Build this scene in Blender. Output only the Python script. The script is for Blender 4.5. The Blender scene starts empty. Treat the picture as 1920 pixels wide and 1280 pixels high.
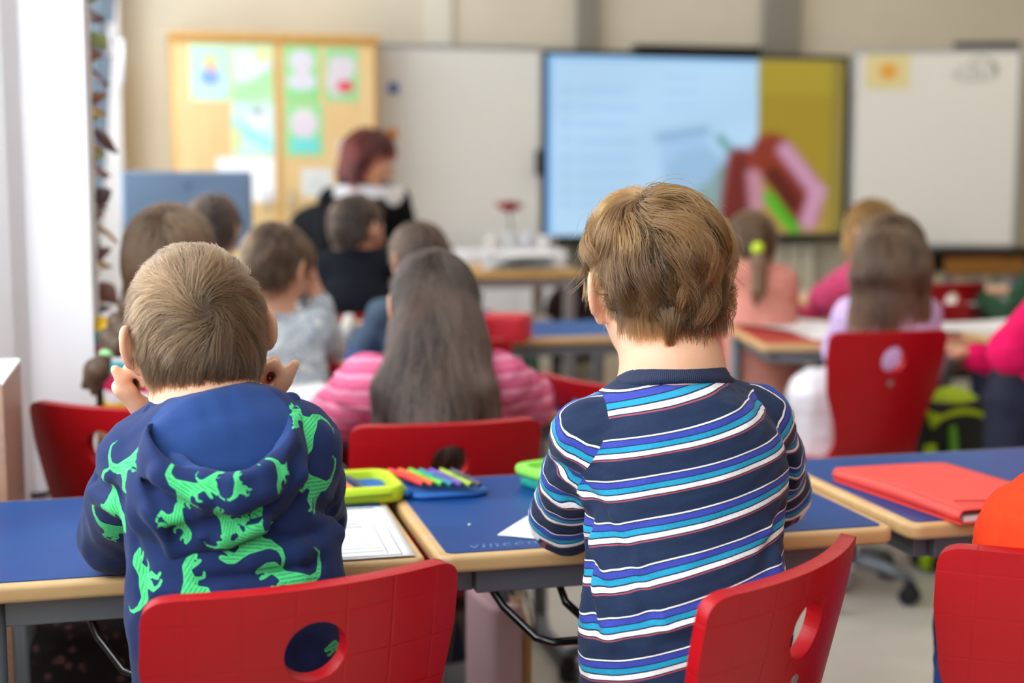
SKY, LAMP_W, EXPO, SCREEN = 7.0, 4.0, 0.0, 1.0
STRIPE0 = 0.0
import bpy, bmesh, math, random
import numpy as np
from mathutils import Vector, Matrix
random.seed(7); RNG = np.random.default_rng(11)
S = bpy.context.scene
COL = S.collection
PI = math.pi

# ------------------------------------------------------------------ camera model (world: X right, Y to the board wall, Z up)
CAM_H, YAW, PITCH, FPX = 1.17, math.radians(14), math.radians(6.6), 2667.0
FW = np.array([math.sin(YAW)*math.cos(PITCH), math.cos(YAW)*math.cos(PITCH), -math.sin(PITCH)])
RT = np.array([math.cos(YAW), -math.sin(YAW), 0.0])
UPV = np.cross(RT, FW)
EYE = np.array([0, 0, CAM_H])
def ray(px, py): return FW + (px-960)/FPX*RT + (640-py)/FPX*UPV
def Pd(px, py, z): return EYE + ray(px, py)*z              # at a depth along the view axis
def Pz(px, py, h):
    d = ray(px, py); return EYE + d*((h-CAM_H)/d[2])         # on a horizontal plane
def Py(px, py, Y):
    d = ray(px, py); return EYE + d*(Y/d[1])                 # on a plane parallel to the board wall
cam = bpy.data.cameras.new('camera'); co = bpy.data.objects.new('camera', cam); COL.objects.link(co)
cam.sensor_width = 36; cam.lens = 36*FPX/1920
M3 = Matrix((RT, UPV, -FW)).transposed()
co.matrix_world = Matrix.Translation(Vector(EYE)) @ M3.to_4x4()
cam.dof.use_dof = True; cam.dof.focus_distance = 1.72; cam.dof.aperture_fstop = 2.5
cam.clip_start = 0.05
S.camera = co

# ------------------------------------------------------------------ materials
def lin(c):
    if isinstance(c, str):
        c = [int(c[i:i+2], 16)/255 for i in (0, 2, 4)]
    return tuple((x/12.92 if x <= .04045 else ((x+.055)/1.055)**2.4) for x in c)
def nodes_of(name):
    m = bpy.data.materials.new(name); m.use_nodes = True
    return m, m.node_tree.nodes, m.node_tree.links, m.node_tree.nodes['Principled BSDF']
def mat(name, col, rough=.5, metal=0, spec=.5, noise=0, nscale=20, bump=0, bscale=200, coat=0, sss=0, sheen=0, vary_obj=False):
    m, N, L, b = nodes_of(name)
    c = lin(col)
    b.inputs['Base Color'].default_value = (*c, 1)
    b.inputs['Roughness'].default_value = rough; b.inputs['Metallic'].default_value = metal
    b.inputs['Specular IOR Level'].default_value = spec
    b.inputs['Coat Weight'].default_value = coat; b.inputs['Coat Roughness'].default_value = .15
    if sss:
        b.inputs['Subsurface Weight'].default_value = sss
        b.inputs['Subsurface Radius'].default_value = (1, .35, .2); b.inputs['Subsurface Scale'].default_value = .012
    if sheen:
        b.inputs['Sheen Weight'].default_value = sheen; b.inputs['Sheen Roughness'].default_value = .5
    tc = N.new('ShaderNodeTexCoord')
    if noise:
        t = N.new('ShaderNodeTexNoise'); t.inputs['Scale'].default_value = nscale; t.inputs['Detail'].default_value = 4
        L.new(tc.outputs['Object'], t.inputs['Vector'])
        r = N.new('ShaderNodeMapRange'); r.inputs['From Min'].default_value = .3; r.inputs['From Max'].default_value = .7
        r.inputs['To Min'].default_value = 1-noise; r.inputs['To Max'].default_value = 1+noise
        L.new(t.outputs['Fac'], r.inputs['Value'])
        x = N.new('ShaderNodeVectorMath'); x.operation = 'SCALE'; x.inputs[0].default_value = c
        L.new(r.outputs['Result'], x.inputs['Scale']); L.new(x.outputs[0], b.inputs['Base Color'])
    if bump:
        t2 = N.new('ShaderNodeTexNoise'); t2.inputs['Scale'].default_value = bscale; t2.inputs['Detail'].default_value = 3
        L.new(tc.outputs['Object'], t2.inputs['Vector'])
        bp = N.new('ShaderNodeBump'); bp.inputs['Strength'].default_value = bump; bp.inputs['Distance'].default_value = .002
        L.new(t2.outputs['Fac'], bp.inputs['Height']); L.new(bp.outputs[0], b.inputs['Normal'])
    return m
def emis(name, strength=1.0, attr='Col'):
    m, N, L, b = nodes_of(name)
    a = N.new('ShaderNodeAttribute'); a.attribute_name = attr
    L.new(a.outputs['Color'], b.inputs['Emission Color']); b.inputs['Emission Strength'].default_value = strength
    b.inputs['Base Color'].default_value = (.01, .01, .01, 1); b.inputs['Roughness'].default_value = .3
    return m
def attrmat(name, rough=.6, attr='Col', sss=0, bump=0, bscale=300, sheen=0):
    m = mat(name, (.5, .5, .5), rough, bump=bump, bscale=bscale, sss=sss, sheen=sheen)
    N = m.node_tree.nodes; L = m.node_tree.links
    a = N.new('ShaderNodeAttribute'); a.attribute_name = attr
    L.new(a.outputs['Color'], N['Principled BSDF'].inputs['Base Color'])
    return m
def woodmat(name, c1, c2, rough=.45, sc=(3, 40, 40)):
    m, N, L, b = nodes_of(name)
    tc = N.new('ShaderNodeTexCoord'); mp = N.new('ShaderNodeMapping'); mp.inputs['Scale'].default_value = sc
    t = N.new('ShaderNodeTexNoise'); t.inputs['Scale'].default_value = 1.5; t.inputs['Detail'].default_value = 6
    L.new(tc.outputs['Object'], mp.inputs[0]); L.new(mp.outputs[0], t.inputs['Vector'])
    r = N.new('ShaderNodeValToRGB'); r.color_ramp.elements[0].position = .3; r.color_ramp.elements[1].position = .7
    r.color_ramp.elements[0].color = (*lin(c1), 1); r.color_ramp.elements[1].color = (*lin(c2), 1)
    L.new(t.outputs['Fac'], r.inputs[0]); L.new(r.outputs[0], b.inputs['Base Color']); b.inputs['Roughness'].default_value = rough
    return m

# ------------------------------------------------------------------ object helpers
def link(name, me, m=None, parent=None, loc=None):
    o = bpy.data.objects.new(name, me); COL.objects.link(o)
    if m is not None:
        for mm in (m if isinstance(m, (list, tuple)) else [m]): me.materials.append(mm)
    if parent is not None: o.parent = parent
    if loc is not None: o.location = loc
    return o
def tag(o, label, cat, group=None, kind=None):
    o['label'] = label; o['category'] = cat
    if group: o['group'] = group
    if kind: o['kind'] = kind
    return o
def struct(o): o['kind'] = 'structure'; return o
def thing(name, label, cat, loc=(0, 0, 0), rz=0, group=None):
    o = bpy.data.objects.new(name, None); COL.objects.link(o); o.empty_display_size = .1
    o.location = [float(v) for v in loc]; o.rotation_euler = (0, 0, rz)
    return tag(o, label, cat, group)
def dup(root, loc, rz, label, group=None, sc=None):
    m = {}
    def rec(o, par):
        c = o.copy(); COL.objects.link(c)
        if par is not None: c.parent = par
        for ch in o.children: rec(ch, c)
        return c
    r = rec(root, None); r.location = loc; r.rotation_euler = (0, 0, rz); r['label'] = label
    if group: r['group'] = group
    if sc: r.scale = sc
    return r
class MB:
    def __init__(s): s.v = []; s.f = []
    def add(s, vs, fs):
        n = len(s.v); s.v += [tuple(map(float, v)) for v in vs]; s.f += [tuple(i+n for i in f) for f in fs]; return s
    def box(s, c, d, R=None):
        x, y, z = [k/2 for k in d]; vs = [np.array((a*x, b*y, e*z)) for a in (-1, 1) for b in (-1, 1) for e in (-1, 1)]
        if R is not None: vs = [R @ v for v in vs]
        vs = [v+np.array(c) for v in vs]
        return s.add(vs, [(0, 1, 3, 2), (4, 6, 7, 5), (0, 4, 5, 1), (2, 3, 7, 6), (0, 2, 6, 4), (1, 5, 7, 3)])
    def tube(s, pts, r, n=10, cap=True):
        P = [np.array(p, float) for p in pts]; rs = r if isinstance(r, (list, tuple)) else [r]*len(P)
        T = [P[min(i+1, len(P)-1)]-P[max(i-1, 0)] for i in range(len(P))]; T = [t/np.linalg.norm(t) for t in T]
        a = np.array((0, 0, 1.)) if abs(T[0][2]) < .9 else np.array((1., 0, 0)); u = np.cross(T[0], a); u /= np.linalg.norm(u)
        vs = []
        for p, t, rr in zip(P, T, rs):
            u = u-t*(u@t); u /= np.linalg.norm(u); w = np.cross(t, u)
            vs += [p+rr*(math.cos(2*PI*k/n)*u+math.sin(2*PI*k/n)*w) for k in range(n)]
        fs = [(i*n+k, i*n+(k+1) % n, (i+1)*n+(k+1) % n, (i+1)*n+k) for i in range(len(P)-1) for k in range(n)]
        if cap: fs += [tuple(range(n-1, -1, -1)), tuple(range((len(P)-1)*n, len(P)*n))]
        return s.add(vs, fs)
    def lathe(s, prof, c=(0, 0, 0), n=20):
        vs = [(c[0]+r*math.cos(2*PI*k/n), c[1]+r*math.sin(2*PI*k/n), c[2]+z) for r, z in prof for k in range(n)]
        fs = [(i*n+k, i*n+(k+1) % n, (i+1)*n+(k+1) % n, (i+1)*n+k) for i in range(len(prof)-1) for k in range(n)]
        fs += [tuple(range(n-1, -1, -1)), tuple(range((len(prof)-1)*n, len(prof)*n))]
        return s.add(vs, fs)
    def prism(s, poly, z0, z1):
        n = len(poly); vs = [(x, y, z0) for x, y in poly]+[(x, y, z1) for x, y in poly]
        return s.add(vs, [tuple(range(n-1, -1, -1)), tuple(range(n, 2*n))]+[(k, (k+1) % n, n+(k+1) % n, n+k) for k in range(n)])
    def grid(s, fn, nu, nv):
        vs = [fn(i/nu, j/nv) for j in range(nv+1) for i in range(nu+1)]
        return s.add(vs, [(j*(nu+1)+i, j*(nu+1)+i+1, (j+1)*(nu+1)+i+1, (j+1)*(nu+1)+i) for j in range(nv) for i in range(nu)])
    def build(s, name, m, parent=None, smooth=False, bev=0, loc=None, seg=2):
        me = bpy.data.meshes.new(name); me.from_pydata(s.v, [], s.f); me.update()
        if smooth:
            me.polygons.foreach_set('use_smooth', [True]*len(me.polygons))
        o = link(name, me, m, parent, loc)
        if bev:
            b = o.modifiers.new('bevel', 'BEVEL'); b.width = bev; b.segments = seg; b.limit_method = 'ANGLE'; b.angle_limit = .6
            me.polygons.foreach_set('use_smooth', [True]*len(me.polygons))
            w = o.modifiers.new('wn', 'WEIGHTED_NORMAL'); w.keep_sharp = True
        return o
def rrect(w, d, r, n=5, cx=0, cy=0):
    pts = []
    for sx, sy, a0 in ((1, 1, 0), (-1, 1, PI/2), (-1, -1, PI), (1, -1, 1.5*PI)):
        for k in range(n+1):
            a = a0+PI/2*k/n; pts.append((cx+sx*(w/2-r)+r*math.cos(a), cy+sy*(d/2-r)+r*math.sin(a)))
    return pts
def rotz(a): return np.array([[math.cos(a), -math.sin(a), 0], [math.sin(a), math.cos(a), 0], [0, 0, 1]])
def setattr_col(me, cols, name='Col'):
    a = me.attributes.new(name, 'FLOAT_COLOR', 'POINT')
    c = np.ones((len(me.vertices), 4), np.float32); c[:, :3] = cols; a.data.foreach_set('color', c.ravel())
def picture(name, w, h, fn, m, parent=None, nu=80, nv=80, thick=.0008):
    """a flat sheet in the local XZ plane, painted by fn(u, v) -> linear rgb arrays"""
    u, v = np.meshgrid(np.linspace(0, 1, nu+1), np.linspace(0, 1, nv+1))
    g = MB().grid(lambda a, b: ((a-.5)*w, 0, (b-.5)*h), nu, nv)
    o = g.build(name, m, parent)
    setattr_col(o.data, fn(u.ravel(), v.ravel()))
    s = o.modifiers.new('s', 'SOLIDIFY'); s.thickness = thick; s.offset = -1
    return o
def paint(u, v, base, shapes):
    """soft shapes over a base colour: ('e', cx, cy, rx, ry, col) | ('b', x0, y0, x1, y1, col) | ('l', x0, y0, x1, y1, r, col)"""
    c = np.tile(np.array(lin(base)), (len(u), 1))
    for s in shapes:
        if s[0] == 'e': d = np.hypot((u-s[1])/s[3], (v-s[2])/s[4])-1; k = .12
        elif s[0] == 'b': d = np.maximum(np.maximum(s[1]-u, u-s[3]), np.maximum(s[2]-v, v-s[4])); k = .012
        else:
            ax, ay, bx, by = s[1:5]; t = np.clip(((u-ax)*(bx-ax)+(v-ay)*(by-ay))/((bx-ax)**2+(by-ay)**2+1e-9), 0, 1)
            d = np.hypot(u-ax-t*(bx-ax), v-ay-t*(by-ay))-s[5]; k = .012
        a = np.clip(.5-d/k, 0, 1)[:, None]; c = c*(1-a)+np.array(lin(s[-1]))*a
    return c
# ================================================================== the room
WL, WR, WF, WB, HC = -.45, 6.6, 7.8, -3.2, 3.1
mWall = mat('wall_paint', 'd9d0ba', .85, noise=.03, nscale=3)
mWhite = mat('white_plaster', 'f0eff0', .8, noise=.02, nscale=4)
mFloor = mat('linoleum', 'd2cbbb', .35, noise=.05, nscale=9, bump=.05, bscale=60)
mAlu = mat('brushed_aluminium', 'a9acae', .4, .8)
mFrame = mat('window_frame_grey', '64727f', .45)  # blue grey of the sash's shadow side put into the frame colour
mSteel = mat('grey_steel', '74797f', .42, .3)
mDark = mat('dark_plastic', '15161a', .45)
mBlackM = mat('black_enamel', '060608', .22, coat=.5)
mPaper = mat('white_paper', 'f2f2f0', .8)
mBeech = woodmat('beech_edge', 'd9b680', 'cfa66c', .42)
mPine = woodmat('honey_wood', 'd8ad68', 'c99a52', .45, (30, 30, 2))
struct(MB().box(((WL+WR)/2, (WF+WB)/2, -.05), (WR-WL+.6, WF-WB+.6, .1)).build('floor', mFloor))
struct(MB().box(((WL+WR)/2, (WF+WB)/2, HC+.05), (WR-WL+.6, WF-WB+.6, .1)).build('ceiling', mWhite))
struct(MB().box(((WL+WR)/2, WF+.1, HC/2), (WR-WL+.6, .2, HC)).build('wall_front', mWall))
mBack = mat('low_bounce_wall', '8a7a66', .7)  # unseen back and right walls, coloured dark to cut bounce light
struct(MB().box(((WL+WR)/2, WB-.1, HC/2), (WR-WL+.6, .2, HC)).build('wall_back', mBack))
struct(MB().box((WR+.1, (WF+WB)/2, HC/2), (.2, WF-WB, HC)).build('wall_right', mBack))
# window wall on the left: sill wall, lintel, posts
WINS = [(-2.7, -.1), (.05, 2.75), (3.3, 7.2)]
wl = MB()
wl.box((WL-.15, (WF+WB)/2, .425), (.3, WF-WB, .85)); wl.box((WL-.15, (WF+WB)/2, 3.02), (.3, WF-WB, .16))
ys = [WB]+[y for w in WINS for y in w]+[WF]
for i in range(0, len(ys), 2): wl.box((WL-.15, (ys[i]+ys[i+1])/2, 1.895), (.3, ys[i+1]-ys[i], 2.09))
struct(wl.build('wall_left', mWhite))
# two white piers that stand out from the window wall
pr = MB().prism([(WL, 2.76), (-.275, 2.90), (-.250, 2.95), (-.128, 2.95), (-.128, 3.28), (WL, 3.28)], 0, HC)
struct(pr.build('trim_1', mWhite)); pr = MB().box(((WL-.158)/2, 7.68, HC/2), (-.158-WL, .24, HC)); struct(pr.build('trim_2', mWhite))
mGlass, N, L, b = nodes_of('window_glass')
tr = N.new('ShaderNodeBsdfTransparent'); gl = N.new('ShaderNodeBsdfGlossy'); gl.inputs['Roughness'].default_value = .02
mx = N.new('ShaderNodeMixShader'); mx.inputs[0].default_value = .06
L.new(tr.outputs[0], mx.inputs[1]); L.new(gl.outputs[0], mx.inputs[2]); L.new(mx.outputs[0], N['Material Output'].inputs['Surface'])
for i, (a, b2) in enumerate(WINS):
    e = bpy.data.objects.new('window_%d' % (i+1), None); COL.objects.link(e); struct(e); e.location = (WL-.2, (a+b2)/2, 0)
    f = MB(); w = b2-a; n = 3 if i == 2 else 2
    for z in (.88, 2.91): f.box((0, 0, z), (.07, w, .06))
    for k in range(n+1): f.box((0, -w/2+k*w/n*.985+.02, 1.895), (.07, .07, 2.0))
    f.build('window_frame', mFrame, e); MB().box((0, 0, 1.895), (.008, w-.05, 1.98)).build('pane', mGlass, e)
    MB().box((.06, 0, .855), (.28, w, .03)).build('window_sill', mWhite, e)
    pl = bpy.data.lights.new('daylight', 'AREA'); pl.shape = 'RECTANGLE'; pl.size = 2.0; pl.size_y = w-.1
    pl.cycles.is_portal = True
    po = bpy.data.objects.new('daylight', pl); COL.objects.link(po); po.location = (WL-.32, (a+b2)/2, 1.9); po.rotation_euler = (0, -PI/2, 0)
# tilted-open sash of the far window, its top leaning into the room
sash = thing('window_sash', 'shaded grey framed window sash tilted open at the top beyond the white pier', 'window', (-.235, 5.2, .95))
th = math.radians(5.2); R = np.array([[math.cos(th), 0, math.sin(th)], [0, 1, 0], [-math.sin(th), 0, math.cos(th)]])
f = MB()
for z in (.03, 1.87): f.box(R @ np.array((0, 0, z)), (.06, .9, .07), R)
for y in (-.43, .43): f.box(R @ np.array((0, y, .95)), (.06, .08, 1.9), R)
f.build('sash_frame', mFrame, sash, bev=.006); MB().box(R @ np.array((0, 0, .95)), (.012, .8, 1.8), R).build('pane', mGlass, sash)
h = MB().box(R @ np.array((.045, -.43, .66)), (.03, .035, .1), R); h.tube([R @ np.array(p) for p in ((.06, -.43, .66), (.085, -.43, .66), (.09, -.43, .62), (.09, -.43, .52))], .011)
h.build('handle', mWhite, sash, smooth=True)
# ceiling lamps (above the frame) and daylight
for x, y, wk in ((1.6, 1.2, 1), (4.3, 1.2, 1), (1.6, 3.6, 1), (4.3, 3.6, 1.5), (1.5, 6.0, 2), (4.2, 6.0, 4.5)):
    la = bpy.data.lights.new('ceiling_lamp', 'AREA'); la.shape = 'RECTANGLE'; la.size = 1.5; la.size_y = .3; la.energy = LAMP_W*wk; la.color = (1, .86, .68)
    lo = bpy.data.objects.new('ceiling_lamp', la); COL.objects.link(lo); lo.location = (x, y, HC-.06)
W = bpy.data.worlds.new('world'); S.world = W; W.use_nodes = True
bg = W.node_tree.nodes['Background']; bg.inputs['Color'].default_value = (.90, .95, 1, 1); bg.inputs['Strength'].default_value = SKY
S.view_settings.view_transform = 'Standard'; S.view_settings.look = 'None'; S.view_settings.gamma = 1; S.view_settings.use_curve_mapping = False
S.view_settings.exposure = EXPO
S.cycles.max_bounces = 8; S.cycles.diffuse_bounces = 4; S.cycles.use_denoising = True; S.cycles.caustics_reflective = False; S.cycles.caustics_refractive = False
S.cycles.sample_clamp_indirect = 6

# ------------------------------------------------------------------ cabinet with pinned drawings
cab = thing('cupboard', 'tall honey wood two door cupboard in the front corner with pinned drawings', 'cupboard', (.61, 7.575, 0))
MB().box((0, .01, .94), (1.04, .4, 1.86)).build('body', mPine, cab, bev=.004)
MB().box((0, -.01, 1.875), (1.06, .44, .025)).build('top_panel', mPine, cab, bev=.004)
mDoor = woodmat('door_veneer', 'e2c490', 'd9b67c', .45, (30, 30, 2))
for s in (-1, 1):
    d = MB().box((s*.255, -.2, .95), (.488, .022, 1.76)).build('door', mDoor, cab, bev=.003)
    MB().tube([(s*.06, -.211, 1.0), (s*.06, -.235, 1.01), (s*.06, -.235, 1.09), (s*.06, -.211, 1.1)], .006).build('handle', mAlu, d, smooth=True)
MB().box((0, -.205, .95), (.03, .022, 1.76)).build('closing_strip', mPine, cab)
mPic = attrmat('crayon_drawing', .8)
GR, GB = 'a6dcae', 'a9e3c8'
draw = [  # px box, base, shapes, label
 ((357, 84, 430, 188), 'b4e6c4', [('e', .5, .3, .4, .25, 'bcd4ee'), ('e', .52, .6, .2, .2, 'cdb8c6'), ('e', .52, .7, .12, .1, 'd8c66a'), ('e', .5, .42, .24, .14, '7d9fd0'), ('e', .55, .55, .06, .07, 'e2a79a')], 'green edged drawing of a blue figure, top left on the cupboard doors'),
 ((436, 84, 511, 190), 'b5e0b4', [('b', .05, .35, .95, .9, 'd5d4de'), ('e', .75, .82, .2, .12, 'd9dc9a'), ('l', .1, .1, 1, .5, .1, 'a9dba2'), ('l', .3, .05, 1, .35, .12, 'a9dba2')], 'grey and green drawing with a pale yellow corner, on the left cupboard door'),
 ((436, 192, 514, 292), 'c4e9dd', [('b', .05, .1, .9, .85, 'c9dfe6'), ('e', .65, .7, .28, .25, 'dedcea'), ('e', .6, .85, .15, .07, '8fb79d'), ('l', 0, .6, 1, .15, .12, '9fe0e2'), ('e', .1, .3, .15, .25, 'cfe6a6')], 'turquoise drawing with a white shape, lower one on the left cupboard door'),
 ((534, 86, 598, 190), '8fd089', [('e', .5, .72, .36, .2, 'd3cfd9'), ('e', .5, .36, .42, .16, 'd0d2de'), ('e', .5, .55, .2, .2, 'd5cdd4')], 'green drawing of a white snowman shape on the right cupboard door'),
 ((536, 194, 604, 292), '8fd492', [('e', .5, .62, .38, .28, 'd9cdd8'), ('b', .15, .05, .9, .35, '73d4cc'), ('e', .5, .8, .25, .1, 'dcd6d2')], 'green drawing of a pale face above turquoise, lower on the right cupboard door'),
 ((610, 90, 672, 190), '95cf92', [('e', .5, .65, .4, .25, 'd3cad0'), ('e', .35, .4, .3, .3, 'd3cad0'), ('e', .6, .28, .26, .11, 'd8485a'), ('e', .5, .9, .4, .06, '8dc98c')], 'green drawing with a red heart shape, furthest right on the cupboard')]
YC = 7.575-.2-.0125
for (x0, y0, x1, y1), base, sh, lab in draw:
    A, B = Py(x0, y1, YC), Py(x1, y0, YC)
    o = picture('drawing', B[0]-A[0], B[2]-A[2], lambda u, v: paint(u, v, base, sh), mPic, nu=50, nv=60)
    o.location = ((A[0]+B[0])/2, YC, (A[2]+B[2])/2); tag(o, lab, 'drawing', 'drawings pinned on the cupboard doors')
for (x0, y0, x1, y1), base, lab in (((408, 296, 515, 378), 'f4f4f6', 'large blank white sheet taped low on the left cupboard door'), ((566, 316, 622, 368), 'dcdcd8', 'small grey printed sheet on the right cupboard door'), ((634, 262, 652, 330), 'e4dcdc', 'narrow white sheet on the cupboard, partly behind the red haired woman')):
    A, B = Py(x0, y1, YC), Py(x1, y0, YC)
    sh = [('b', .2, .2+.09*k, .8, .23+.09*k, 'b9bfc2') for k in range(6)] if base == 'dcdcd8' else []
    o = picture('paper_sheet', B[0]-A[0], B[2]-A[2], lambda u, v: paint(u, v, base, sh), mPic, nu=30, nv=40)
    o.location = ((A[0]+B[0])/2, YC, (A[2]+B[2])/2); tag(o, lab, 'paper')

# ------------------------------------------------------------------ boards and display
mBoard = mat('whiteboard_enamel', 'dedcd4', .3, coat=.25)
def board(name, label, A, B, zb, zt, tray=True):
    """a framed board standing between the ground points A and B"""
    A = np.array(A); B = np.array(B); w = np.linalg.norm(B-A); a = math.atan2(B[1]-A[1], B[0]-A[0])
    e = thing(name, label, 'whiteboard', ((A[0]+B[0])/2, (A[1]+B[1])/2, 0), a)
    MB().box((0, 0, (zb+zt)/2), (w-.02, .018, zt-zb-.02)).build('panel', mBoard, e)
    f = MB()
    for z in (zb, zt): f.box((0, 0, z), (w, .03, .022))
    for x in (-w/2, w/2): f.box((x, 0, (zb+zt)/2), (.022, .03, zt-zb))
    f.build('frame', mAlu, e, bev=.003)
    if tray: MB().box((0, -.045, zb-.012), (w*.9, .09, .012)).box((0, -.088, zb-.004), (w*.9, .006, .028)).build('pen_tray', mAlu, e)
    return e
wb = board('whiteboard', 'left whiteboard panel between the cupboard and the display', (1.15, 7.62), (2.06, 7.62), .775, 1.862)
rw = board('whiteboard', 'right whiteboard wing beyond the display, angled into the room', (3.93, 7.6), (4.785, 7.26), .775, 1.885, False)
for px, py, c, lab in ((738, 165, '1c4d9c', 'round blue magnet high on the left whiteboard'), (736, 250, 'd98a2a', 'round orange magnet on the left whiteboard beside the woman')):
    p = Py(px, py, 7.6); o = MB().lathe([(.022, 0), (.03, .004), (.03, .012), (.024, .018)], n=20).build('magnet', mat('magnet_'+c, c, .35), smooth=True)
    o.location = (p[0], 7.609, p[2]); o.rotation_euler = (PI/2, 0, 0); tag(o, lab, 'magnet')
# pylon rails that carry the display
mPyl = mat('pylon_grey', '8a877c', .5, .3)
for k, (x0, x1) in enumerate(((1085, 1120), (1440, 1500))):
    A, B = Py(x0, 20, 7.72), Py(x1, 20, 7.72)
    o = MB().box(((A[0]+B[0])/2, 7.74, 1.4), (B[0]-A[0], .07, 2.8)).build('pylon', mPyl, bev=.004)
    tag(o, ('left' if k == 0 else 'right')+' grey wall rail behind the big display', 'rail', 'wall rails of the display')
A, B = Py(798, 20, 7.78), Py(846, 20, 7.78); struct(MB().box(((A[0]+B[0])/2, 7.79, HC/2), (B[0]-A[0], .04, HC)).build('trim_3', mat('pilaster_paint', 'e2ddcc', .8)))
disp = thing('smart_display', 'large black framed touch display on the front wall showing a hand with a green pencil', 'display', (2.985, 7.6, 0))
x0, x1, z0, z1 = -.925, .925, .80, 1.862
MB().box((0, .05, (z0+z1)/2), (x1-x0, .08, z1-z0)).build('housing', mDark, disp, bev=.01)
def screen(u, v):
    c = paint(u, v, 'b4d9f6', [])
    n = .5+.5*np.sin(u*9+3*np.sin(v*5)); c *= (.93+.07*n)[:, None]
    sh = [('b', 0, 0, .012, 1, '4f9fe8'), ('b', 0, .975, .69, 1, '8cc0ee')]
    for r, w in ((.16, .2), (.24, .17), (.33, .2), (.42, .18), (.52, .19), (.61, .16), (.7, .2), (.8, .17)):
        sh += [('b', .1, r, .1+w, r+.022, 'a2c8ee'), ('b', .05, r, .075, r+.025, '9cc3ec')]
    for r in (.72, .8, .88): sh += [('b', .38, r, .5, r+.02, 'a6ccf0')]
    sh += [('e', .46, .44, .09, .16, 'a3c8ec'), ('l', .37, .55, .52, .59, .018, '8db5d6'), ('e', .5, .3, .12, .2, '97bddd'), ('e', .55, .16, .07, .14, '86a6a6')]
    sh += [('b', .70, 0, 1, 1, '9d8526'), ('b', .70, .8, 1, 1, 'a3912c'), ('b', .70, .0, 1, .25, 'a78a3e'), ('b', .955, 0, 1, 1, '8a7a34')]
    X = lambda p: (p-1030)/533; Yv = lambda p: (443-p)/333
    for x0, y0, x1, y1, r, hc_ in ((1345, 350, 1372, 345, 30, '88a3ac'), (1350, 330, 1360, 390, 22, '7f9a9a'), (1334, 260, 1360, 290, 6, '3a8a72'), (1372, 302, 1360, 400, 25, '7f2a26'), (1385, 312, 1368, 420, 24, '6c231f'), (1398, 330, 1404, 385, 14, 'bd8494'),
          (1400, 300, 1442, 280, 17, '93352a'), (1428, 288, 1490, 365, 38, '86321f'), (1475, 350, 1490, 400, 34, '7c2a1c'), (1454, 282, 1516, 362, 14, 'c590ac'), (1516, 362, 1500, 420, 15, 'c590ac'), (1432, 330, 1470, 385, 15, '55170f'), (1425, 372, 1474, 434, 9, '22b01c')):
        sh.append(('l', X(x0), Yv(y0), X(x1), Yv(y1), r/533, hc_))
    return paint(u, v, 'ffffff', [])*0+blend(c, u, v, sh)
def blend(c, u, v, shapes):
    for s in shapes:
        if s[0] == 'e': d = np.hypot((u-s[1])/s[3], (v-s[2])/s[4])-1; k = .3
        elif s[0] == 'b': d = np.maximum(np.maximum(s[1]-u, u-s[3]), np.maximum(s[2]-v, v-s[4])); k = .012
        else:
            ax, ay, bx, by = s[1:5]; asp = .625
            t = np.clip(((u-ax)*(bx-ax)+(v-ay)*(by-ay)*asp*asp)/((bx-ax)**2+((by-ay)*asp)**2+1e-9), 0, 1)
            d = np.hypot(u-ax-t*(bx-ax), (v-ay-t*(by-ay))*asp)-s[5]; k = .026
        a = np.clip(.5-d/k, 0, 1)[:, None]; c = c*(1-a)+np.array(lin(s[-1]))*a
    return c
A, B = Py(1030, 443, 7.6), Py(1563, 110, 7.6)
o = picture('screen', x1-x0-.07, z1-z0-.075, screen, emis('screen_glow', SCREEN), disp, nu=240, nv=150); o.location = (0, .0085, (z0+z1)/2+.008)
A, B = Py(1188, 95, 7.6), Py(1425, 95, 7.6)
MB().box(((A[0]+B[0])/2, 7.62, A[2]+.0), (B[0]-A[0], .09, .07)).build('soundbar', mBlackM, bev=.008); tag(bpy.context.scene.objects['soundbar'], 'long black camera bar on top of the big display', 'speaker')
A = Py(1012, 305, 7.6); o = MB().box((A[0], 7.58, A[2]), (.05, .06, .14)).build('pen_holder', mDark, bev=.006); tag(o, 'small black box at the left side of the big display', 'box')
# drawings on the right wing (built in the wing's own frame)
wing_dir = np.array((.855, -.34, 0)); wing_dir = wing_dir/np.linalg.norm(wing_dir); wing_n = np.array((-.37, -.93, 0)); wa = math.atan2(wing_dir[1], wing_dir[0])
o = picture('drawing', .25, .2, lambda u, v: paint(u, v, 'dccf98', [('e', .52, .5, .22, .26, 'dfae52'), ('e', .52, .5, .13, .16, 'e09a3a')]), mPic, nu=40, nv=40)
p = np.array((3.93, 7.6, 0))+wing_dir*.185; o.location = (p[0]+wing_n[0]*.012, p[1]+wing_n[1]*.012, 1.77); o.rotation_euler = (0, 0, wa); tag(o, 'drawing of an orange sun on yellowish paper on the right whiteboard wing', 'drawing')
ink = mat('board_ink', '6f7a68', .6)
m = MB(); q = lambda s, z: np.array((3.93, 7.6, 0))+wing_dir*s+wing_n*.0135+np.array((0, 0, z))
m.tube([q(.60, 1.72), q(.58, 1.75), q(.6, 1.79), q(.64, 1.8), q(.66, 1.84), q(.71, 1.85), q(.75, 1.82), q(.77, 1.77), q(.75, 1.72), q(.6, 1.715)], .003, 6)
m.tube([q(.65, 1.73), q(.66, 1.79), q(.70, 1.79), q(.71, 1.73)], .004, 6); m.tube([q(.76, 1.83), q(.79, 1.78), q(.785, 1.73)], .005, 6)
m.tube([q(.54, 1.74), q(.56, 1.755), q(.575, 1.735)], .003, 6)
o = m.build('marker_drawing', ink); o.parent = rw; o.matrix_parent_inverse = (Matrix.Translation(rw.location) @ Matrix.Rotation(wa, 4, 'Z')).inverted()
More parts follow.
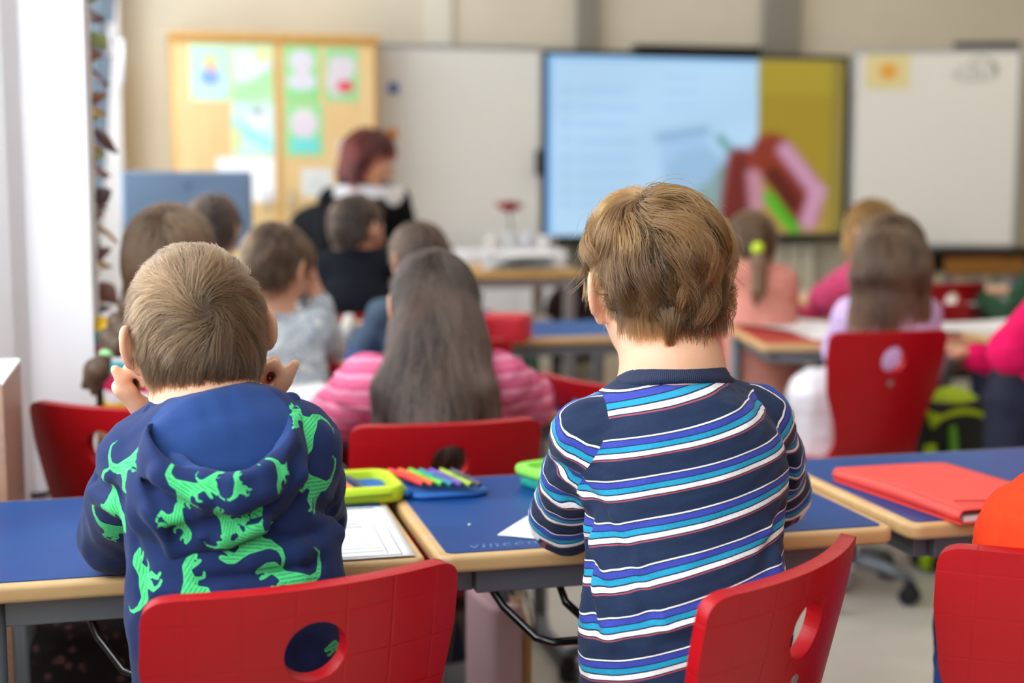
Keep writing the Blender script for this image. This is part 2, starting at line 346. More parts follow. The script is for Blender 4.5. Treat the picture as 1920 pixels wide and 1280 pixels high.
e = MB(); cdd = np.array((3.93, 7.6, 0))+wing_dir*.73; e.box((cdd[0], cdd[1], 1.915), (.36, .05, .03), rotz(wa)); tag(e.build('clip_rail', mDark, bev=.004), 'dark clip rail on the top edge of the right whiteboard wing', 'rail')
# radiator-like ribbed panel and low shelf under the boards
mRib = mat('panel_beige', 'c9c3ae', .7)
g = MB()
for k in range(9): g.box((-.37+k*.092, 0, .47), (.07, .05, .62))
g.box((0, .03, .47), (.84, .03, .66)); o = g.build('radiator', mRib, bev=.006); o.location = (3.35, 7.72, 0); tag(o, 'beige ribbed radiator under the right end of the display', 'radiator')
sh = thing('shelf_unit', 'low dark shelf with wooden drawer under the right whiteboard wing', 'shelf', (4.62, 7.5, 0))
f = MB(); f.box((0, 0, .74), (.84, .4, .03)).box((0, 0, .05), (.84, .4, .05)).box((0, 0, .40), (.8, .4, .02)).box((-.41, 0, .4), (.03, .4, .7)).box((.41, 0, .4), (.03, .4, .7)).box((0, .19, .4), (.8, .02, .7)).build('frame', mat('dark_walnut', '2c1b12', .5), sh)
MB().box((.02, -.19, .655), (.52, .03, .10)).build('drawer', woodmat('orange_wood', '9a6a2c', '8a5a22', .5), sh, bev=.004)
cs = ['8f98a2', 'b9b49c', '7d8da0', 'c6c1ac', 'a9ae9d', '96a4b0', 'd0c9b0', '8d9790', 'b6b8b0', '7f8e9e']
for k in range(10):
    o = MB().box((4.30+k*.062, 7.43, .515), (.05, .2, .20)).build('binder', mat('binder_'+str(k), cs[k], .6), bev=.004)
    tag(o, ['bluish grey', 'cream', 'slate blue', 'ivory', 'sage grey', 'pale blue', 'sand coloured', 'grey green', 'light grey', 'steel blue'][k]+' binder standing in the low shelf under the right whiteboard, '+['first', 'second', 'third', 'fourth', 'fifth', 'sixth', 'seventh', 'eighth', 'ninth', 'last'][k]+' from left', 'binder', 'binders in the low shelf')
# leaf garland hanging at the window beyond the near pier
gar = thing('leaf_garland', 'hanging garland of brown, green and yellow leaves beside the white pier', 'garland', (-.133, 3.287, 0))
MB().tube([(.004*math.sin(k), .006*math.cos(2*k), 2.2-.1*k) for k in range(15)], .003, 6).build('string', mat('twine', '6a4a38', .8), gar)
lc = ['6b4a3c', '8a5a3c', 'b08a4a', '7f8f4f', '5d4038', 'c0973e', '8f9a5c', '7a5144', 'a7793b', '4e3a36']
lm = [mat('leaf_'+str(k), c, .7) for k, c in enumerate(lc)]
for k in range(54):
    z = 2.16-k*.026; a = k*2.4; d = np.array((math.cos(a)*.3, math.sin(a), -.3)); s = np.array((-math.sin(a), math.cos(a)*.5, .3)); d /= np.linalg.norm(d); s /= np.linalg.norm(s)
    c0 = np.array((.004, 0, z)); nn = np.cross(d, s)
    m = MB(); L_ = .075
    vs = []
    for t, w in ((0, .002), (.25, .024), (.5, .03), (.75, .019), (1, .001)):
        for q_ in (-1, 0, 1): vs.append(c0+d*L_*t+s*w*q_+nn*(-.006*abs(q_)+.004*math.sin(3*t)))
    m.add(vs, [(i*3+j, i*3+j+1, i*3+j+4, i*3+j+3) for i in range(4) for j in range(2)])
    o = m.build('leaf', lm[k % 10], gar, smooth=True); sm = o.modifiers.new('s', 'SOLIDIFY'); sm.thickness = .0012
pan = MB().box((-.262, 2.53, .42), (.035, .30, .84)).build('divider_panel', woodmat('pinkish_wood', 'c9a48c', 'bf967e', .5), bev=.003); tag(pan, 'low pinkish wooden divider panel at the left edge, behind the blue desk', 'panel')
MB().box((-.262, 2.53, .8425), (.036, .302, .005)).build('top_edge', mWhite, pan)
# ================================================================== chairs
def redmat():
    m, N, L, b = nodes_of('red_shell_plastic')
    b.inputs['Base Color'].default_value = (*lin('a60814'), 1); b.inputs['Roughness'].default_value = .38; b.inputs['Specular IOR Level'].default_value = .3
    uv = N.new('ShaderNodeUVMap'); uv.uv_map = 'UVMap'
    sp = N.new('ShaderNodeSeparateXYZ'); L.new(uv.outputs[0], sp.inputs[0])
    outs = []
    for ax in (0, 1):
        a = N.new('ShaderNodeMath'); a.operation = 'PINGPONG'; a.inputs[1].default_value = .0275
        L.new(sp.outputs[ax], a.inputs[0])
        r = N.new('ShaderNodeMapRange'); r.inputs['From Min'].default_value = 0; r.inputs['From Max'].default_value = .0022; L.new(a.outputs[0], r.inputs['Value']); outs.append(r)
    mn = N.new('ShaderNodeMath'); mn.operation = 'MINIMUM'; L.new(outs[0].outputs[0], mn.inputs[0]); L.new(outs[1].outputs[0], mn.inputs[1])
    no = N.new('ShaderNodeTexNoise'); no.inputs['Scale'].default_value = 900; L.new(uv.outputs[0], no.inputs['Vector'])
    ad = N.new('ShaderNodeMath'); ad.operation = 'MULTIPLY_ADD'; ad.inputs[1].default_value = .25; L.new(no.outputs['Fac'], ad.inputs[0]); L.new(mn.outputs[0], ad.inputs[2])
    bp = N.new('ShaderNodeBump'); bp.inputs['Strength'].default_value = .35; bp.inputs['Distance'].default_value = .0012
    L.new(ad.outputs[0], bp.inputs['Height']); L.new(bp.outputs[0], b.inputs['Normal'])
    return m
mRed = redmat()
PROF = [(0, -.256, .752), (.03, -.252, .722), (.08, -.243, .672), (.17, -.222, .584), (.25, -.203, .506), (.31, -.188, .448), (.355, -.166, .408), (.40, -.125, .386), (.46, -.066, .376), (.54, .014, .374), (.62, .094, .380), (.70, .172, .378), (.735, .205, .366), (.76, .224, .346)]
WID = [(0, .175), (.08, .175), (.17, .163), (.25, .134), (.31, .122), (.36, .132), (.42, .165), (.5, .188), (.62, .19), (.70, .178), (.76, .165)]
def interp(T, x, k): return float(np.interp(x, [t[0] for t in T], [t[k] for t in T]))
def smooth_prof(v):
    ks = np.linspace(-.02, .02, 7); return tuple(np.mean([interp(PROF, min(max(v+k, 0), .76), j) for k in ks]) for j in (1, 2))
def shell_point(x, v):
    """x metres across (-w..w), v metres down the back and along the seat"""
    y, z = smooth_prof(v); w = interp(WID, v, 1)
    bk = max(0, min(1, (.40-v)/.1))
    c = (x/.17)**2
    return (x, y+bk*.032*c, z+(1-bk)*.012*c)
def make_shell(parent):
    hx, hv, hs = 0.0, .078, .034
    us = np.concatenate([np.linspace(-1, 0, 15)[:-1]-1, np.linspace(-1, 1, 13), 1+np.linspace(0, 1, 15)[1:]])
    vs_ = np.concatenate([[0, .0015, .004, .008, .013, .02, .028, .036], np.linspace(hv-hs, hv+hs, 13), np.linspace(.122, .74, 46), [.747, .752, .756, .759, .76]])
    nu = len(us); P = []; UV = []
    for v in vs_:
        w = interp(WID, v, 1); r = .030
        if v < r: w = w-r+math.sqrt(max(r*r-(r-v)**2, 1e-9))
        r2 = .05
        if v > .76-r2: w = w-r2+math.sqrt(max(r2*r2-(v-.76+r2)**2, 1e-9))
        for u in us:
            x = u*hs if abs(u) <= 1 else math.copysign(hs+(abs(u)-1)*(w-hs), u)
            dx, dv = x-hx, v-hv; rin = max(abs(dx), abs(dv)); r2n = math.hypot(dx, dv)
            xx, vv = x, v
            if rin < .062 and r2n > 1e-6:
                t = min(max((rin-hs)/(.062-hs), 0), 1); t = t*t*(3-2*t)
                k = (1-t)*(rin/r2n)+t
                if rin < hs-1e-4: k = 1
                xx, vv = hx+dx*k, hv+dv*k
            P.append((xx, vv)); UV.append((xx+1.0123, vv+.02))
    F = []
    for j in range(len(vs_)-1):
        for i in range(nu-1):
            q = (j*nu+i, j*nu+i+1, (j+1)*nu+i+1, (j+1)*nu+i)
            cx = sum(P[k][0] for k in q)/4; cv = sum(P[k][1] for k in q)/4
            if abs(us[i]+us[i+1])/2 < 1 and hv-hs-1e-6 < (vs_[j]+vs_[j+1])/2 < hv+hs: continue
            F.append(q)
    me = bpy.data.meshes.new('shell'); me.from_pydata([shell_point(*p) for p in P], [], F); me.update()
    bm = bmesh.new(); bm.from_mesh(me)
    # snap the hole boundary to a circle of radius hs
    loose = [v for v in bm.verts if not v.link_faces]; 
    for v in bm.verts:
        if v.link_faces and v.is_boundary:
            x, t = P[v.index]; d = math.hypot(x-hx, t-hv)
            if d < .05: v.co = shell_point(hx+(x-hx)/d*hs, hv+(t-hv)/d*hs)
    uvl = bm.loops.layers.uv.new('UVMap')
    for f in bm.faces:
        for l in f.loops: l[uvl].uv = UV[l.vert.index]
    bmesh.ops.delete(bm, geom=loose, context='VERTS'); bm.to_mesh(me); bm.free()
    me.polygons.foreach_set('use_smooth', [True]*len(me.polygons))
    o = link('shell', me, mRed, parent)
    s = o.modifiers.new('s', 'SOLIDIFY'); s.thickness = .018; s.offset = 0; s.use_even_offset = False
    b = o.modifiers.new('b', 'BEVEL'); b.width = .0075; b.segments = 4; b.limit_method = 'ANGLE'; b.angle_limit = 1.0
    return o
def make_chair(label, loc, rz, group):
    e = thing('school_chair', label, 'chair', loc, rz, group)
    make_shell(e)
    y_, z_ = smooth_prof(.142); bd_ = MB().lathe([(.008, 0), (.008, .001)], n=16).build('badge', mAlu, e); bd_.location = (0, y_-.0092, z_); bd_.rotation_euler = (PI/2+.20, 0, 0)
    MB().box((0, 0, .352), (.2, .2, .02)).build('seat_plate', mDark, e, bev=.004)
    MB().tube([(.05, .02, .345), (.16, .03, .335), (.185, .03, .34)], .006).build('lever', mDark, e, smooth=True)
    MB().lathe([(.026, .10), (.026, .22), (.018, .222), (.018, .345)], n=16).build('gas_column', mSteel, e, smooth=True)
    MB().lathe([(.04, .075), (.042, .09), (.036, .12), (.028, .125)], n=16).build('hub', mSteel, e, smooth=True)
    for k in range(5):
        a = 2*PI*k/5+.3; c, s = math.cos(a), math.sin(a)
        l = MB().tube([(.03*c, .03*s, .1), (.14*c, .14*s, .09), (.215*c, .215*s, .068)], [.02, .017, .013], 10).build('base_leg', mSteel, e, smooth=True)
        m = MB(); R_ = rotz(a)
        for t in (-.013, .013):
            m.tube([np.array((.212*c, .212*s, .026))+R_ @ np.array((.0, t-.009, 0)), np.array((.212*c, .212*s, .026))+R_ @ np.array((0, t+.009, 0))], .025, 16)
        m.box((.212*c, .212*s, .05), (.03, .02, .03), R_)
        m.build('caster', mDark, l, smooth=False, bev=.002)
    return e
GC = 'red swivel chairs of the pupils'
def chair_at(cx, cy, yaw): # centre of the top edge of the back on the floor plan, yaw of facing (0 = to the boards, + = left)
    f = np.array((-math.sin(yaw), math.cos(yaw))); p = np.array((cx, cy))+.256*f; return (p[0], p[1], 0)
ch0 = make_chair('red shell chair under the boy in the dinosaur hoodie, its round hole showing navy cloth', chair_at(.152, 1.455, .24), .24, GC)
def chair(cx, cy, yaw, label, zs=1.0):
    return dup(ch0, chair_at(cx, cy, yaw), yaw, label, sc=(1, 1, zs))
chair(.688, 1.398, .67, 'red shell chair turned sideways beside the boy in the striped shirt')
chair(1.026, 1.357, -.36, 'red shell chair at the bottom right corner under the orange sleeve')
chair(.50, 2.46, .02, 'red shell chair beyond the open pencil case, under the girl in pink stripes', .98)
chair(-.105, 2.56, -.62, 'red shell chair at the left edge behind the blue desk', 1.03)
chair(1.865, 3.34, .06, 'red shell chair holding the girl in lilac, lilac cloth showing through its hole', 1.03)
chair(.44, 3.60, -.3, 'dark red chair under the boy in the pale patterned sweater', .93)
chair(.66, 4.74, .1, 'red chair under the boy in the black sweater', .95)
chair(.87, 2.93, -1.2, 'dull red chair back standing sideways to the right of the girl in pink stripes', .98)
chair(2.02, 4.62, .15, 'red chair under the girl with the ponytail', .98)
chair(2.52, 3.06, 1.05, 'red chair at the right edge under the girl in fuchsia')
chair(3.10, 5.1, .1, 'empty looking dark red chair far right, beyond the row of desks', 1.0)
chair(2.72, 4.62, .0, 'red chair hidden behind the girl in lilac, under the girl in dark pink', .95)
chair(.80, 3.92, -.1, 'red chair under the dark haired pupil just beyond the girl in pink stripes', .95)
# ================================================================== desks
def deskmat():
    m, N, L, b = nodes_of('blue_desk_laminate')
    tc = N.new('ShaderNodeTexCoord'); t = N.new('ShaderNodeTexNoise'); t.inputs['Scale'].default_value = 7; t.inputs['Detail'].default_value = 6
    L.new(tc.outputs['Object'], t.inputs['Vector'])
    r = N.new('ShaderNodeValToRGB'); r.color_ramp.elements[0].position = .35; r.color_ramp.elements[1].position = .7
    r.color_ramp.elements[0].color = (*lin('093f80'), 1); r.color_ramp.elements[1].color = (*lin('0e4a8a'), 1)
    L.new(t.outputs['Fac'], r.inputs[0]); L.new(r.outputs[0], b.inputs['Base Color'])
    b.inputs['Roughness'].default_value = .42; b.inputs['Specular IOR Level'].default_value = .22
    return m
mDesk = deskmat()
def make_desk(label, loc, rz, group, top=None, hook=-.21, front=False, legx=None):
    e = thing('school_desk', label, 'desk', loc, rz, group)
    w, d, h = .685, .505, .66
    MB().prism(rrect(w, d, .022), h-.026, h-.0015).build('edge_band', mBeech, e, bev=.007, seg=3)
    MB().prism(rrect(w-.030, d-.030, .012), h-.004, h).build('desk_pad', top or mDesk, e, bev=.0006)
    f = MB()
    for y in (-.205, .205): f.box((0, y, h-.046), (w-.12, .025, .04))
    for x in (-.295, .295): f.box((x, 0, h-.046), (.025, .40, .04))
    f.build('apron', mSteel, e, bev=.003)
    for x in (-1, 1):
        for y in ((-1, 1) if front else (1,)):
            lx = x*.325 if legx is None or x > 0 else legx
            l = MB().tube([(lx, y*.215, .02), (lx, y*.215, h-.03)], .019, 14).build('leg', mSteel, e, smooth=True)
            MB().lathe([(.02, 0), (.023, .004), (.021, .03)], (lx, y*.215, 0), 14).build('foot', mDark, l, smooth=True)
    if not front:
        for x in (-1, 1): MB().tube([(x*.325, .215, .06), (x*.325, .18, .022), (x*.325, -.19, .022), (x*.325, -.215, .022)], .019, 12).build('floor_bar', mSteel, e, smooth=True)
    if hook is not False:
        MB().tube([(px_+hook, py_, pz_) for px_, py_, pz_ in [(-.05, -.19, h-.045), (-.05, -.20, h-.06), (-.035, -.225, h-.085), (.0, -.27, h-.118), (.02, -.283, h-.122), (.07, -.283, h-.122), (.09, -.27, h-.118), (.055, -.225, h-.085), (.05, -.20, h-.06), (.07, -.19, h-.045)]], .0058, 10).build("bag_hook", mBlackM, e, smooth=True)
    return e
GD = 'blue topped pupil desks'
dB = make_desk('blue desk in the middle of the near row, between the two boys', (.70, 2.098, 0), 0, GD)
dA = make_desk('blue desk at the left end of the near row, before the boy in the hoodie', (.027, 2.098, 0), 0, GD, front=True, hook=-.09, legx=-.268); dA.scale = (.92, 1, 1)
dC = dup(dB, (1.412, 2.105, 0), 0, 'blue desk on the right of the near row, under the red folder')
def desk(x, y, rz, label): return dup(dB, (x, y, 0), rz, label)
desk(2.10, 2.11, 0, 'blue desk at the right edge of the near row, beside the red folder desk')

desk(.60, 3.20, 0, 'desk in front of the girl in pink stripes'); desk(-.095, 3.22, 0, 'desk in front of the girl with the braid')
desk(.30, 4.18, 0, 'desk in front of the boy in the pale sweater'); desk(1.2, 4.62, 0, 'desk in front of the dark haired pupil behind the girl in pink stripes')
desk(.905, 5.42, 0, 'desk in front of the boy in the black sweater')
mRedTop = mat('red_desk_pad', 'b02a22', .4)
dR = make_desk('desk with a red pad and white sheets left of the girl in lilac', (2.18, 4.21, 0), -.2, None, mRedTop, False)
mPaleTop = mat('pale_desk_pad', 'cfc7b4', .45)
make_desk('desk with white sheets right of the girl in lilac', (2.92, 4.08, 0), 0, None, mPaleTop, False)
make_desk('far pale topped desk on the right, by the dark red empty chair', (3.06, 5.62, 0), 0, None, mPaleTop, False)
# teacher's table with wooden top
tb = thing('work_table', 'wood topped table on grey steel legs before the left whiteboard', 'table', (1.33, 6.12, 0))
MB().prism(rrect(.86, .6, .01), .745, .775).build('table_top', mPine, tb, bev=.003)
f = MB()
for y in (-.25, .25): f.box((0, y, .722), (.76, .03, .045))

for x in (-.37, .37): f.box((x, 0, .722), (.03, .5, .045))
f.build('apron', mAlu, tb, bev=.003)
for x in (-1, 1):
    for y in (-1, 1): MB().box((x*.385, y*.26, .365), (.045, .045, .73)).build('leg', mAlu, tb, bev=.004)
MB().box((0, 0, .22), (.74, .5, .02)).build('lower_shelf', mPine, tb)
# ================================================================== things on the desks
ZT = .6602
def sheet(name, label, cx, cy, w, d, rz, z=ZT, m=None, curl=0, group=None, t=.0012, cat='paper'):
    o = MB().grid(lambda u, v: ((u-.5)*w, (v-.5)*d, t+curl*((2*u-1)**2*(.4+.6*v))+.0004*math.sin(9*u+7*v)), 16, 16).build(name, m or mPaper, smooth=True)
    s = o.modifiers.new('s', 'SOLIDIFY'); s.thickness = .0006; s.offset = -1
    o.location = (cx, cy, z); o.rotation_euler = (0, 0, rz); return tag(o, label, cat, group)
c1, c2, c3 = Pz(778, 955, ZT), Pz(779, 1042, ZT), Pz(640, 963, ZT)
ws = sheet('worksheet', 'printed worksheet with a handwritten table, right of the boy in the dinosaur hoodie', .226, 2.005, .21, .297, -.02)
mInk = mat('pencil_grey', '8f8f93', .7); mInkD = mat('print_black', '3a3a40', .7)
def strokes(parent, segs, m, name, r=.0006, z=.0017):
    b = MB()
    for x0, y0, x1, y1, *q in segs:
        rr = q[0] if q else r; dx, dy = x1-x0, y1-y0; l = math.hypot(dx, dy)+1e-9; nx, ny = -dy/l*rr, dx/l*rr
        b.add([(x0-nx, y0-ny, z), (x1-nx, y1-ny, z), (x1+nx, y1+ny, z), (x0+nx, y0+ny, z), (x0-nx, y0-ny, z+.0003), (x1-nx, y1-ny, z+.0003), (x1+nx, y1+ny, z+.0003), (x0+nx, y0+ny, z+.0003)], [(4, 5, 6, 7), (0, 1, 5, 4), (2, 3, 7, 6), (1, 2, 6, 5), (3, 0, 4, 7)])
    return b.build(name, m, parent)
sg = [(.03, .137, .085, .137, .0025)]
strokes(ws, sg+[(.088, -.14, .088, .135, .0004), (-.1, -.14, .088, -.14, .0004), (-.028, -.135, -.028, .05, .0005), (-.085, -.135, -.085, .05, .0004), (.07, -.13, .07, .11, .0003)], mInkD, 'printed_lines')
sg = []
for k in range(10): sg.append((-.024, .045-.018*k, .066, .045-.018*k, .0004))
for k in range(4): sg.append((-.085, .05-.046*k, -.028, .05-.046*k, .0004))
rr = random.Random(4)
for k in range(24):
    x = -.085+.0065*k; y = .072
    if rr.random() < .75: sg += [(x, y, x+.002, y+.007), (x+.002, y+.007, x+.004, y+.001+.003*rr.random())]
for row in range(2):
    for k in range(12): x = -.018+.006*k; y = .038-.018*row; sg += [(x, y, x+.0025, y+.004), (x+.0025, y+.004, x+.005, y)]
for cxx, cyy in ((-.057, .02), (-.057, -.02), (-.058, -.062), (-.058, -.10)):
    pr_ = None
    for k in range(26):
        a = k*.9; p = (cxx+.02*math.cos(a)*rr.uniform(.5, 1), cyy+.009*math.sin(a*1.3)*rr.uniform(.5, 1))
        if pr_: sg.append((*pr_, *p, .0005))
        pr_ = p
strokes(ws, sg, mInk, 'handwriting')
sheet('paper_sheet', 'white sheet under the left elbow of the boy in the striped shirt', .625, 1.985, .21, .27, -.62)
# scratched writing on the near edge of the middle desk
mScr = mat('scratched_pencil', '6f86ae', .8)
tx = bpy.data.curves.new('scratched_name', 'FONT'); tx.body = 'vincent'; tx.size = .034; tx.extrude = .0001; tx.shear = .2; tx.space_character = 1.15; tx.offset = -.0004
to = bpy.data.objects.new('scratched_writing', tx); COL.objects.link(to); tx.materials.append(mScr); to.parent = dB; to.location = (-.345+.052, -.222, .6603); to.rotation_euler = (0, 0, .03)
bpy.context.view_layer.update(); me_ = bpy.data.meshes.new_from_object(to.evaluated_get(bpy.context.evaluated_depsgraph_get())); t2 = link('scratched_writing', me_, None, dB); t2.location = to.location.copy(); t2.rotation_euler = (0, 0, .03); bpy.data.objects.remove(to); t2.name = 'scratched_writing'
# open pencil case (lime outside, blue lining) with felt pens
mLime = mat('lime_fabric', 'c3dc26', .7, bump=.2, bscale=500); mBlueF = mat('blue_lining', '1c5fae', .7, bump=.2, bscale=600)
pc = thing('pencil_case', 'open lime green pencil case with blue lining, right of the boy in the dinosaur hoodie', 'pencil case', (.318, 2.25, ZT), .05)
def tray(w, d, h, t, cx, cy): # an open padded tray with rounded corners
    m = MB(); out = rrect(w, d, .03, 6, cx, cy); inn = rrect(w-2*t, d-2*t, .022, 6, cx, cy); n = len(out)
    vs = [(x, y, 0) for x, y in out]+[(x, y, h*.5) for x, y in rrect(w+.006, d+.006, .033, 6, cx, cy)]+[(x, y, h) for x, y in out]+[(x, y, h) for x, y in inn]+[(x, y, .006) for x, y in inn]
    fs = [(i*n+k, i*n+(k+1) % n, (i+1)*n+(k+1) % n, (i+1)*n+k) for i in range(4) for k in range(n)]+[tuple(range(n-1, -1, -1)), tuple(range(4*n, 5*n))]
    return m.add(vs, fs)
tray(.21, .15, .026, .014, -.055, 0).build('case_bottom', mLime, pc, smooth=False, bev=.004)
MB().prism(rrect(.176, .116, .018, 5, -.055, 0), .007, .012).build('lining', mBlueF, pc)
MB().tube([(-.155, -.079, .016), (.02, -.079, .016), (.052, -.055, .016), (.054, .05, .016)], .003, 8).build('zip', mat('zip_green', '9fc020', .5), pc, smooth=True)
fl = MB().prism(rrect(.132, .15, .03, 6, .124, -.0), .0, .009); fl.build('pen_flap', mBlueF, pc, bev=.004)
MB().box((.124, .01, .013), (.11, .018, .004)).build('elastic_band', mat('band_blue', '174f94', .7), pc, bev=.001)
mRub = mat('hinge_blue', '2a6ab5', .6); MB().tube([(.056, -.06, .01), (.056, .06, .01)], .007, 8).build('hinge', mRub, pc, smooth=True)
pens = [('e0352f', 'red'), ('f0642a', 'orange'), ('62c83c', 'bright green'), ('2183a0', 'teal'), ('6a4fb0', 'violet'), ('a6c23c', 'lime'), ('4a4a58', 'dark grey')]
mWhitePl = mat('white_plastic', 'e9ecec', .4)
def pen(label, c, base, ang, L_=.125, r=.0048, group='felt pens in the open pencil case', tilt=0.0):
    e = thing('felt_pen', label, 'pen', base, ang, group)
    m = mat('pen_'+c, c, .35)
    cs, sn = math.cos(tilt), math.sin(tilt)
    ax = lambda t, z=0: (0, t*cs, z+t*sn)
    MB().tube([ax(0), ax(.002), ax(L_*.55)], [r*.7, r, r], 12).build('barrel', m, e, smooth=True)
    MB().tube([ax(L_*.55), ax(L_*.56), ax(L_*.97), ax(L_)], [r, r*1.12, r*1.05, r*.6], 12).build('cap', m, e, smooth=True)
    MB().tube([ax(-.004), ax(.0005)], [r*.5, r*.62], 10).build('end_plug', mDark, e, smooth=True)
    return e
for k, (c, nm) in enumerate(pens):
    pen(nm+' felt pen lying on the blue flap of the lime pencil case', c, (.402+.0145*k, 2.196-.004*k+(.004 if k < 3 else 0), ZT+.0225), .30-.02*k)
for k, (c, nm) in enumerate((('b9d8e8', 'pale blue'), ('5fc04a', 'green'), ('2f8a5c', 'dark green'), ('8f99a6', 'grey'), ('e07c35', 'orange'), ('39495c', 'dark blue'))):
    pen(nm+' pencil inside the lime tray of the pencil case', c, (.212+.0195*k, 2.207, ZT+.0185), .18, .095, .0042, 'pencils in the lime pencil case tray')
# lime and teal pencil case behind the striped boy's arm
pc2 = thing('pencil_case', 'green and teal open pencil case beside the left arm of the boy in stripes', 'pencil case', (.685, 2.235, ZT), .35)
tray(.20, .13, .022, .01, 0, 0).build('case_bottom', mat('teal_fabric', '159a86', .6), pc2, bev=.004)
lid = tray(.215, .14, .016, .017, 0, 0).build('case_rim', mat('bright_green_fabric', '84d94a', .6), pc2, bev=.004); lid.location = (0, 0, .020)
MB().prism(rrect(.16, .09, .018), .006, .012).build('lining', mat('teal_lining', '2c7a68', .7), pc2)
for k, c in enumerate(('e8e8e2', '274c86', '1d7a5a')):
    o = MB().prism(rrect(.04, .022, .005), 0, .014).build('eraser', mat('eraser_'+c, c, .5), bev=.002); a = rotz(.35) @ np.array((-.045+.045*k, .01*(-1)**k, 0)); o.location = (.685+a[0], 2.235+a[1], ZT+.0125); o.rotation_euler = (0, 0, .6+k); tag(o, ['white', 'dark blue', 'dark green'][k]+' eraser inside the green and teal pencil case', 'eraser', 'erasers in the green pencil case')
# crumb on the blue desk
p = Pz(880, 985, ZT); o = MB().lathe([(.0006, 0), (.0022, .0008), (.002, .002), (.0007, .003)], n=8).build('paper_crumb', mPaper, smooth=True); o.location = (p[0], p[1], ZT); tag(o, 'tiny white crumb of paper on the middle blue desk', 'crumb')
# red folder
mFold = mat('red_folder_card', 'ee4b40', .55, bump=.1, bscale=90)
a0, a1, a2 = Pz(1562, 890, ZT+.01), Pz(1800, 972, ZT+.01), Pz(1785, 862, ZT+.02)
ux = (a1-a0)[:2]; lenx = np.linalg.norm(ux); fa = math.atan2(ux[1], ux[0])
fo = thing('folder', 'red cardboard folder with papers lying on the right blue desk', 'folder', (a0[0], a0[1], ZT), fa)
Lx, Ly = lenx, .235
MB().prism([(0, 0), (Lx, 0), (Lx, Ly), (0, Ly)], .0, .0022).build('back_cover', mFold, fo, bev=.0008)
def cover(u, v):
    z = .019*(1-v)**.6*(.7+.3*(1-abs(2*u-1)))+.009+.004*v
    return (u*Lx, .004+v*(Ly-.004), z)
o = MB().grid(cover, 20, 20).build('front_cover', mFold, fo, smooth=True); s_ = o.modifiers.new('s', 'SOLIDIFY'); s_.thickness = .002
o = MB().grid(lambda u, v: (u*Lx, .006-.008*math.sin(PI*v), .001+v*(cover(u, 0)[2]-.001)), 20, 8).build('spine', mFold, fo, smooth=True); s_ = o.modifiers.new('s', 'SOLIDIFY'); s_.thickness = .002
MB().prism([(.02, .012), (Lx-.006, .012), (Lx-.006, Ly-.02), (.02, Ly-.02)], .0025, .0105).build('papers', mPaper, fo)
for k, z in enumerate((0,)): MB().tube([(Lx*.9, Ly*.02+.01, .0285), (Lx*.9, Ly*.5, .021), (Lx*.9, Ly*.98, .015)], .0012, 6).build('elastic', mat('elastic_red', 'd83a34', .6), fo)
# mid-distance papers
p = Pz(555, 745, ZT); sheet('worksheet', 'white sheet on the desk between the hooded boy and the girl in pink stripes', p[0], p[1]+.06, .21, .28, .15, curl=.004)
p = Pz(1470, 612, ZT); sheet('worksheet', 'large white sheet on the red pad left of the girl in lilac', p[0], p[1], .30, .40, .45, curl=.02)
p = Pz(1545, 628, ZT); sheet('worksheet', 'pale sheet right beside the left elbow of the girl in lilac', p[0]+.03, p[1]+.02, .2, .28, -.1)
p = Pz(1830, 612, ZT); sheet('notebook', 'open white notebook on the desk right of the girl in lilac', p[0], p[1], .42, .3, -.1, curl=.01, cat='notebook')
p = Pz(1797, 565, ZT); sheet('notebook', 'white pad lying on the far pale desk at the right', p[0]-.05, p[1], .3, .3, 0, curl=.006, cat='notebook')
p = Pz(1485, 590, ZT); o = MB().prism(rrect(.17, .09, .02), 0, .035).build('pencil_case', mat('hot_pink_fabric', 'e0306a', .6), bev=.008); o.location = (p[0]-.03, p[1]-.12, ZT); o.rotation_euler = (0, 0, -.3); tag(o, 'hot pink pencil case behind the white sheet on the red pad', 'pencil case')
# scarlet case with writing tools behind the pink striped girl
p = Pz(935, 640, ZT); o = MB().prism(rrect(.15, .13, .02), 0, .085).build('pencil_case', mat('scarlet_case', 'd0182a', .5), bev=.012); o.location = (p[0]+.02, p[1], ZT); o.rotation_euler = (.0, 0, -.5); tag(o, 'upright scarlet pencil case right of the head of the girl in pink stripes', 'pencil case')
q = p+np.array((-.05, .12, 0)); o = MB().lathe([(.03, 0), (.032, .09), (.028, .09), (.027, .005)], n=16).build('pencil_cup', mat('smoky_cup', '9aa39c', .3), smooth=False); o.location = (q[0], q[1], ZT); tag(o, 'greyish pencil cup behind the scarlet pencil case', 'cup')
for k, c in enumerate(('202024', 'd9dcdc', '3c6a54')):
    o = MB().tube([(0, 0, .006), (.012*(k-1), .004, .15)], .006, 8).build('pen', mat('cup_pen_'+c, c, .4), smooth=True); o.location = (q[0]+.012*(k-1), q[1]+.006*(k % 2), ZT); tag(o, ['black', 'white', 'dark green'][k]+' pen standing in the greyish cup', 'pen', 'pens in the greyish cup')
p = Pz(700, 632, ZT); o = MB().grid(lambda u, v: ((u-.5)*.16, (v-.5)*.2, .002+.03*math.sin(PI*u)*v), 12, 8).build('notebook', mPaper, smooth=True); s_ = o.modifiers.new('s', 'SOLIDIFY'); s_.thickness = .004; o.location = (p[0], p[1], ZT); tag(o, 'opened white booklet left of the head of the girl in pink stripes', 'notebook')
p = Pz(655, 640, ZT); o = MB().lathe([(.022, 0), (.026, .05), (.02, .07), (.012, .085)], n=14).build('glue_bottle', mat('cream_plastic', 'dcd2c2', .4), smooth=True); o.location = (p[0], p[1], ZT); tag(o, 'small cream glue bottle by the elbow of the boy in the pale sweater', 'bottle')
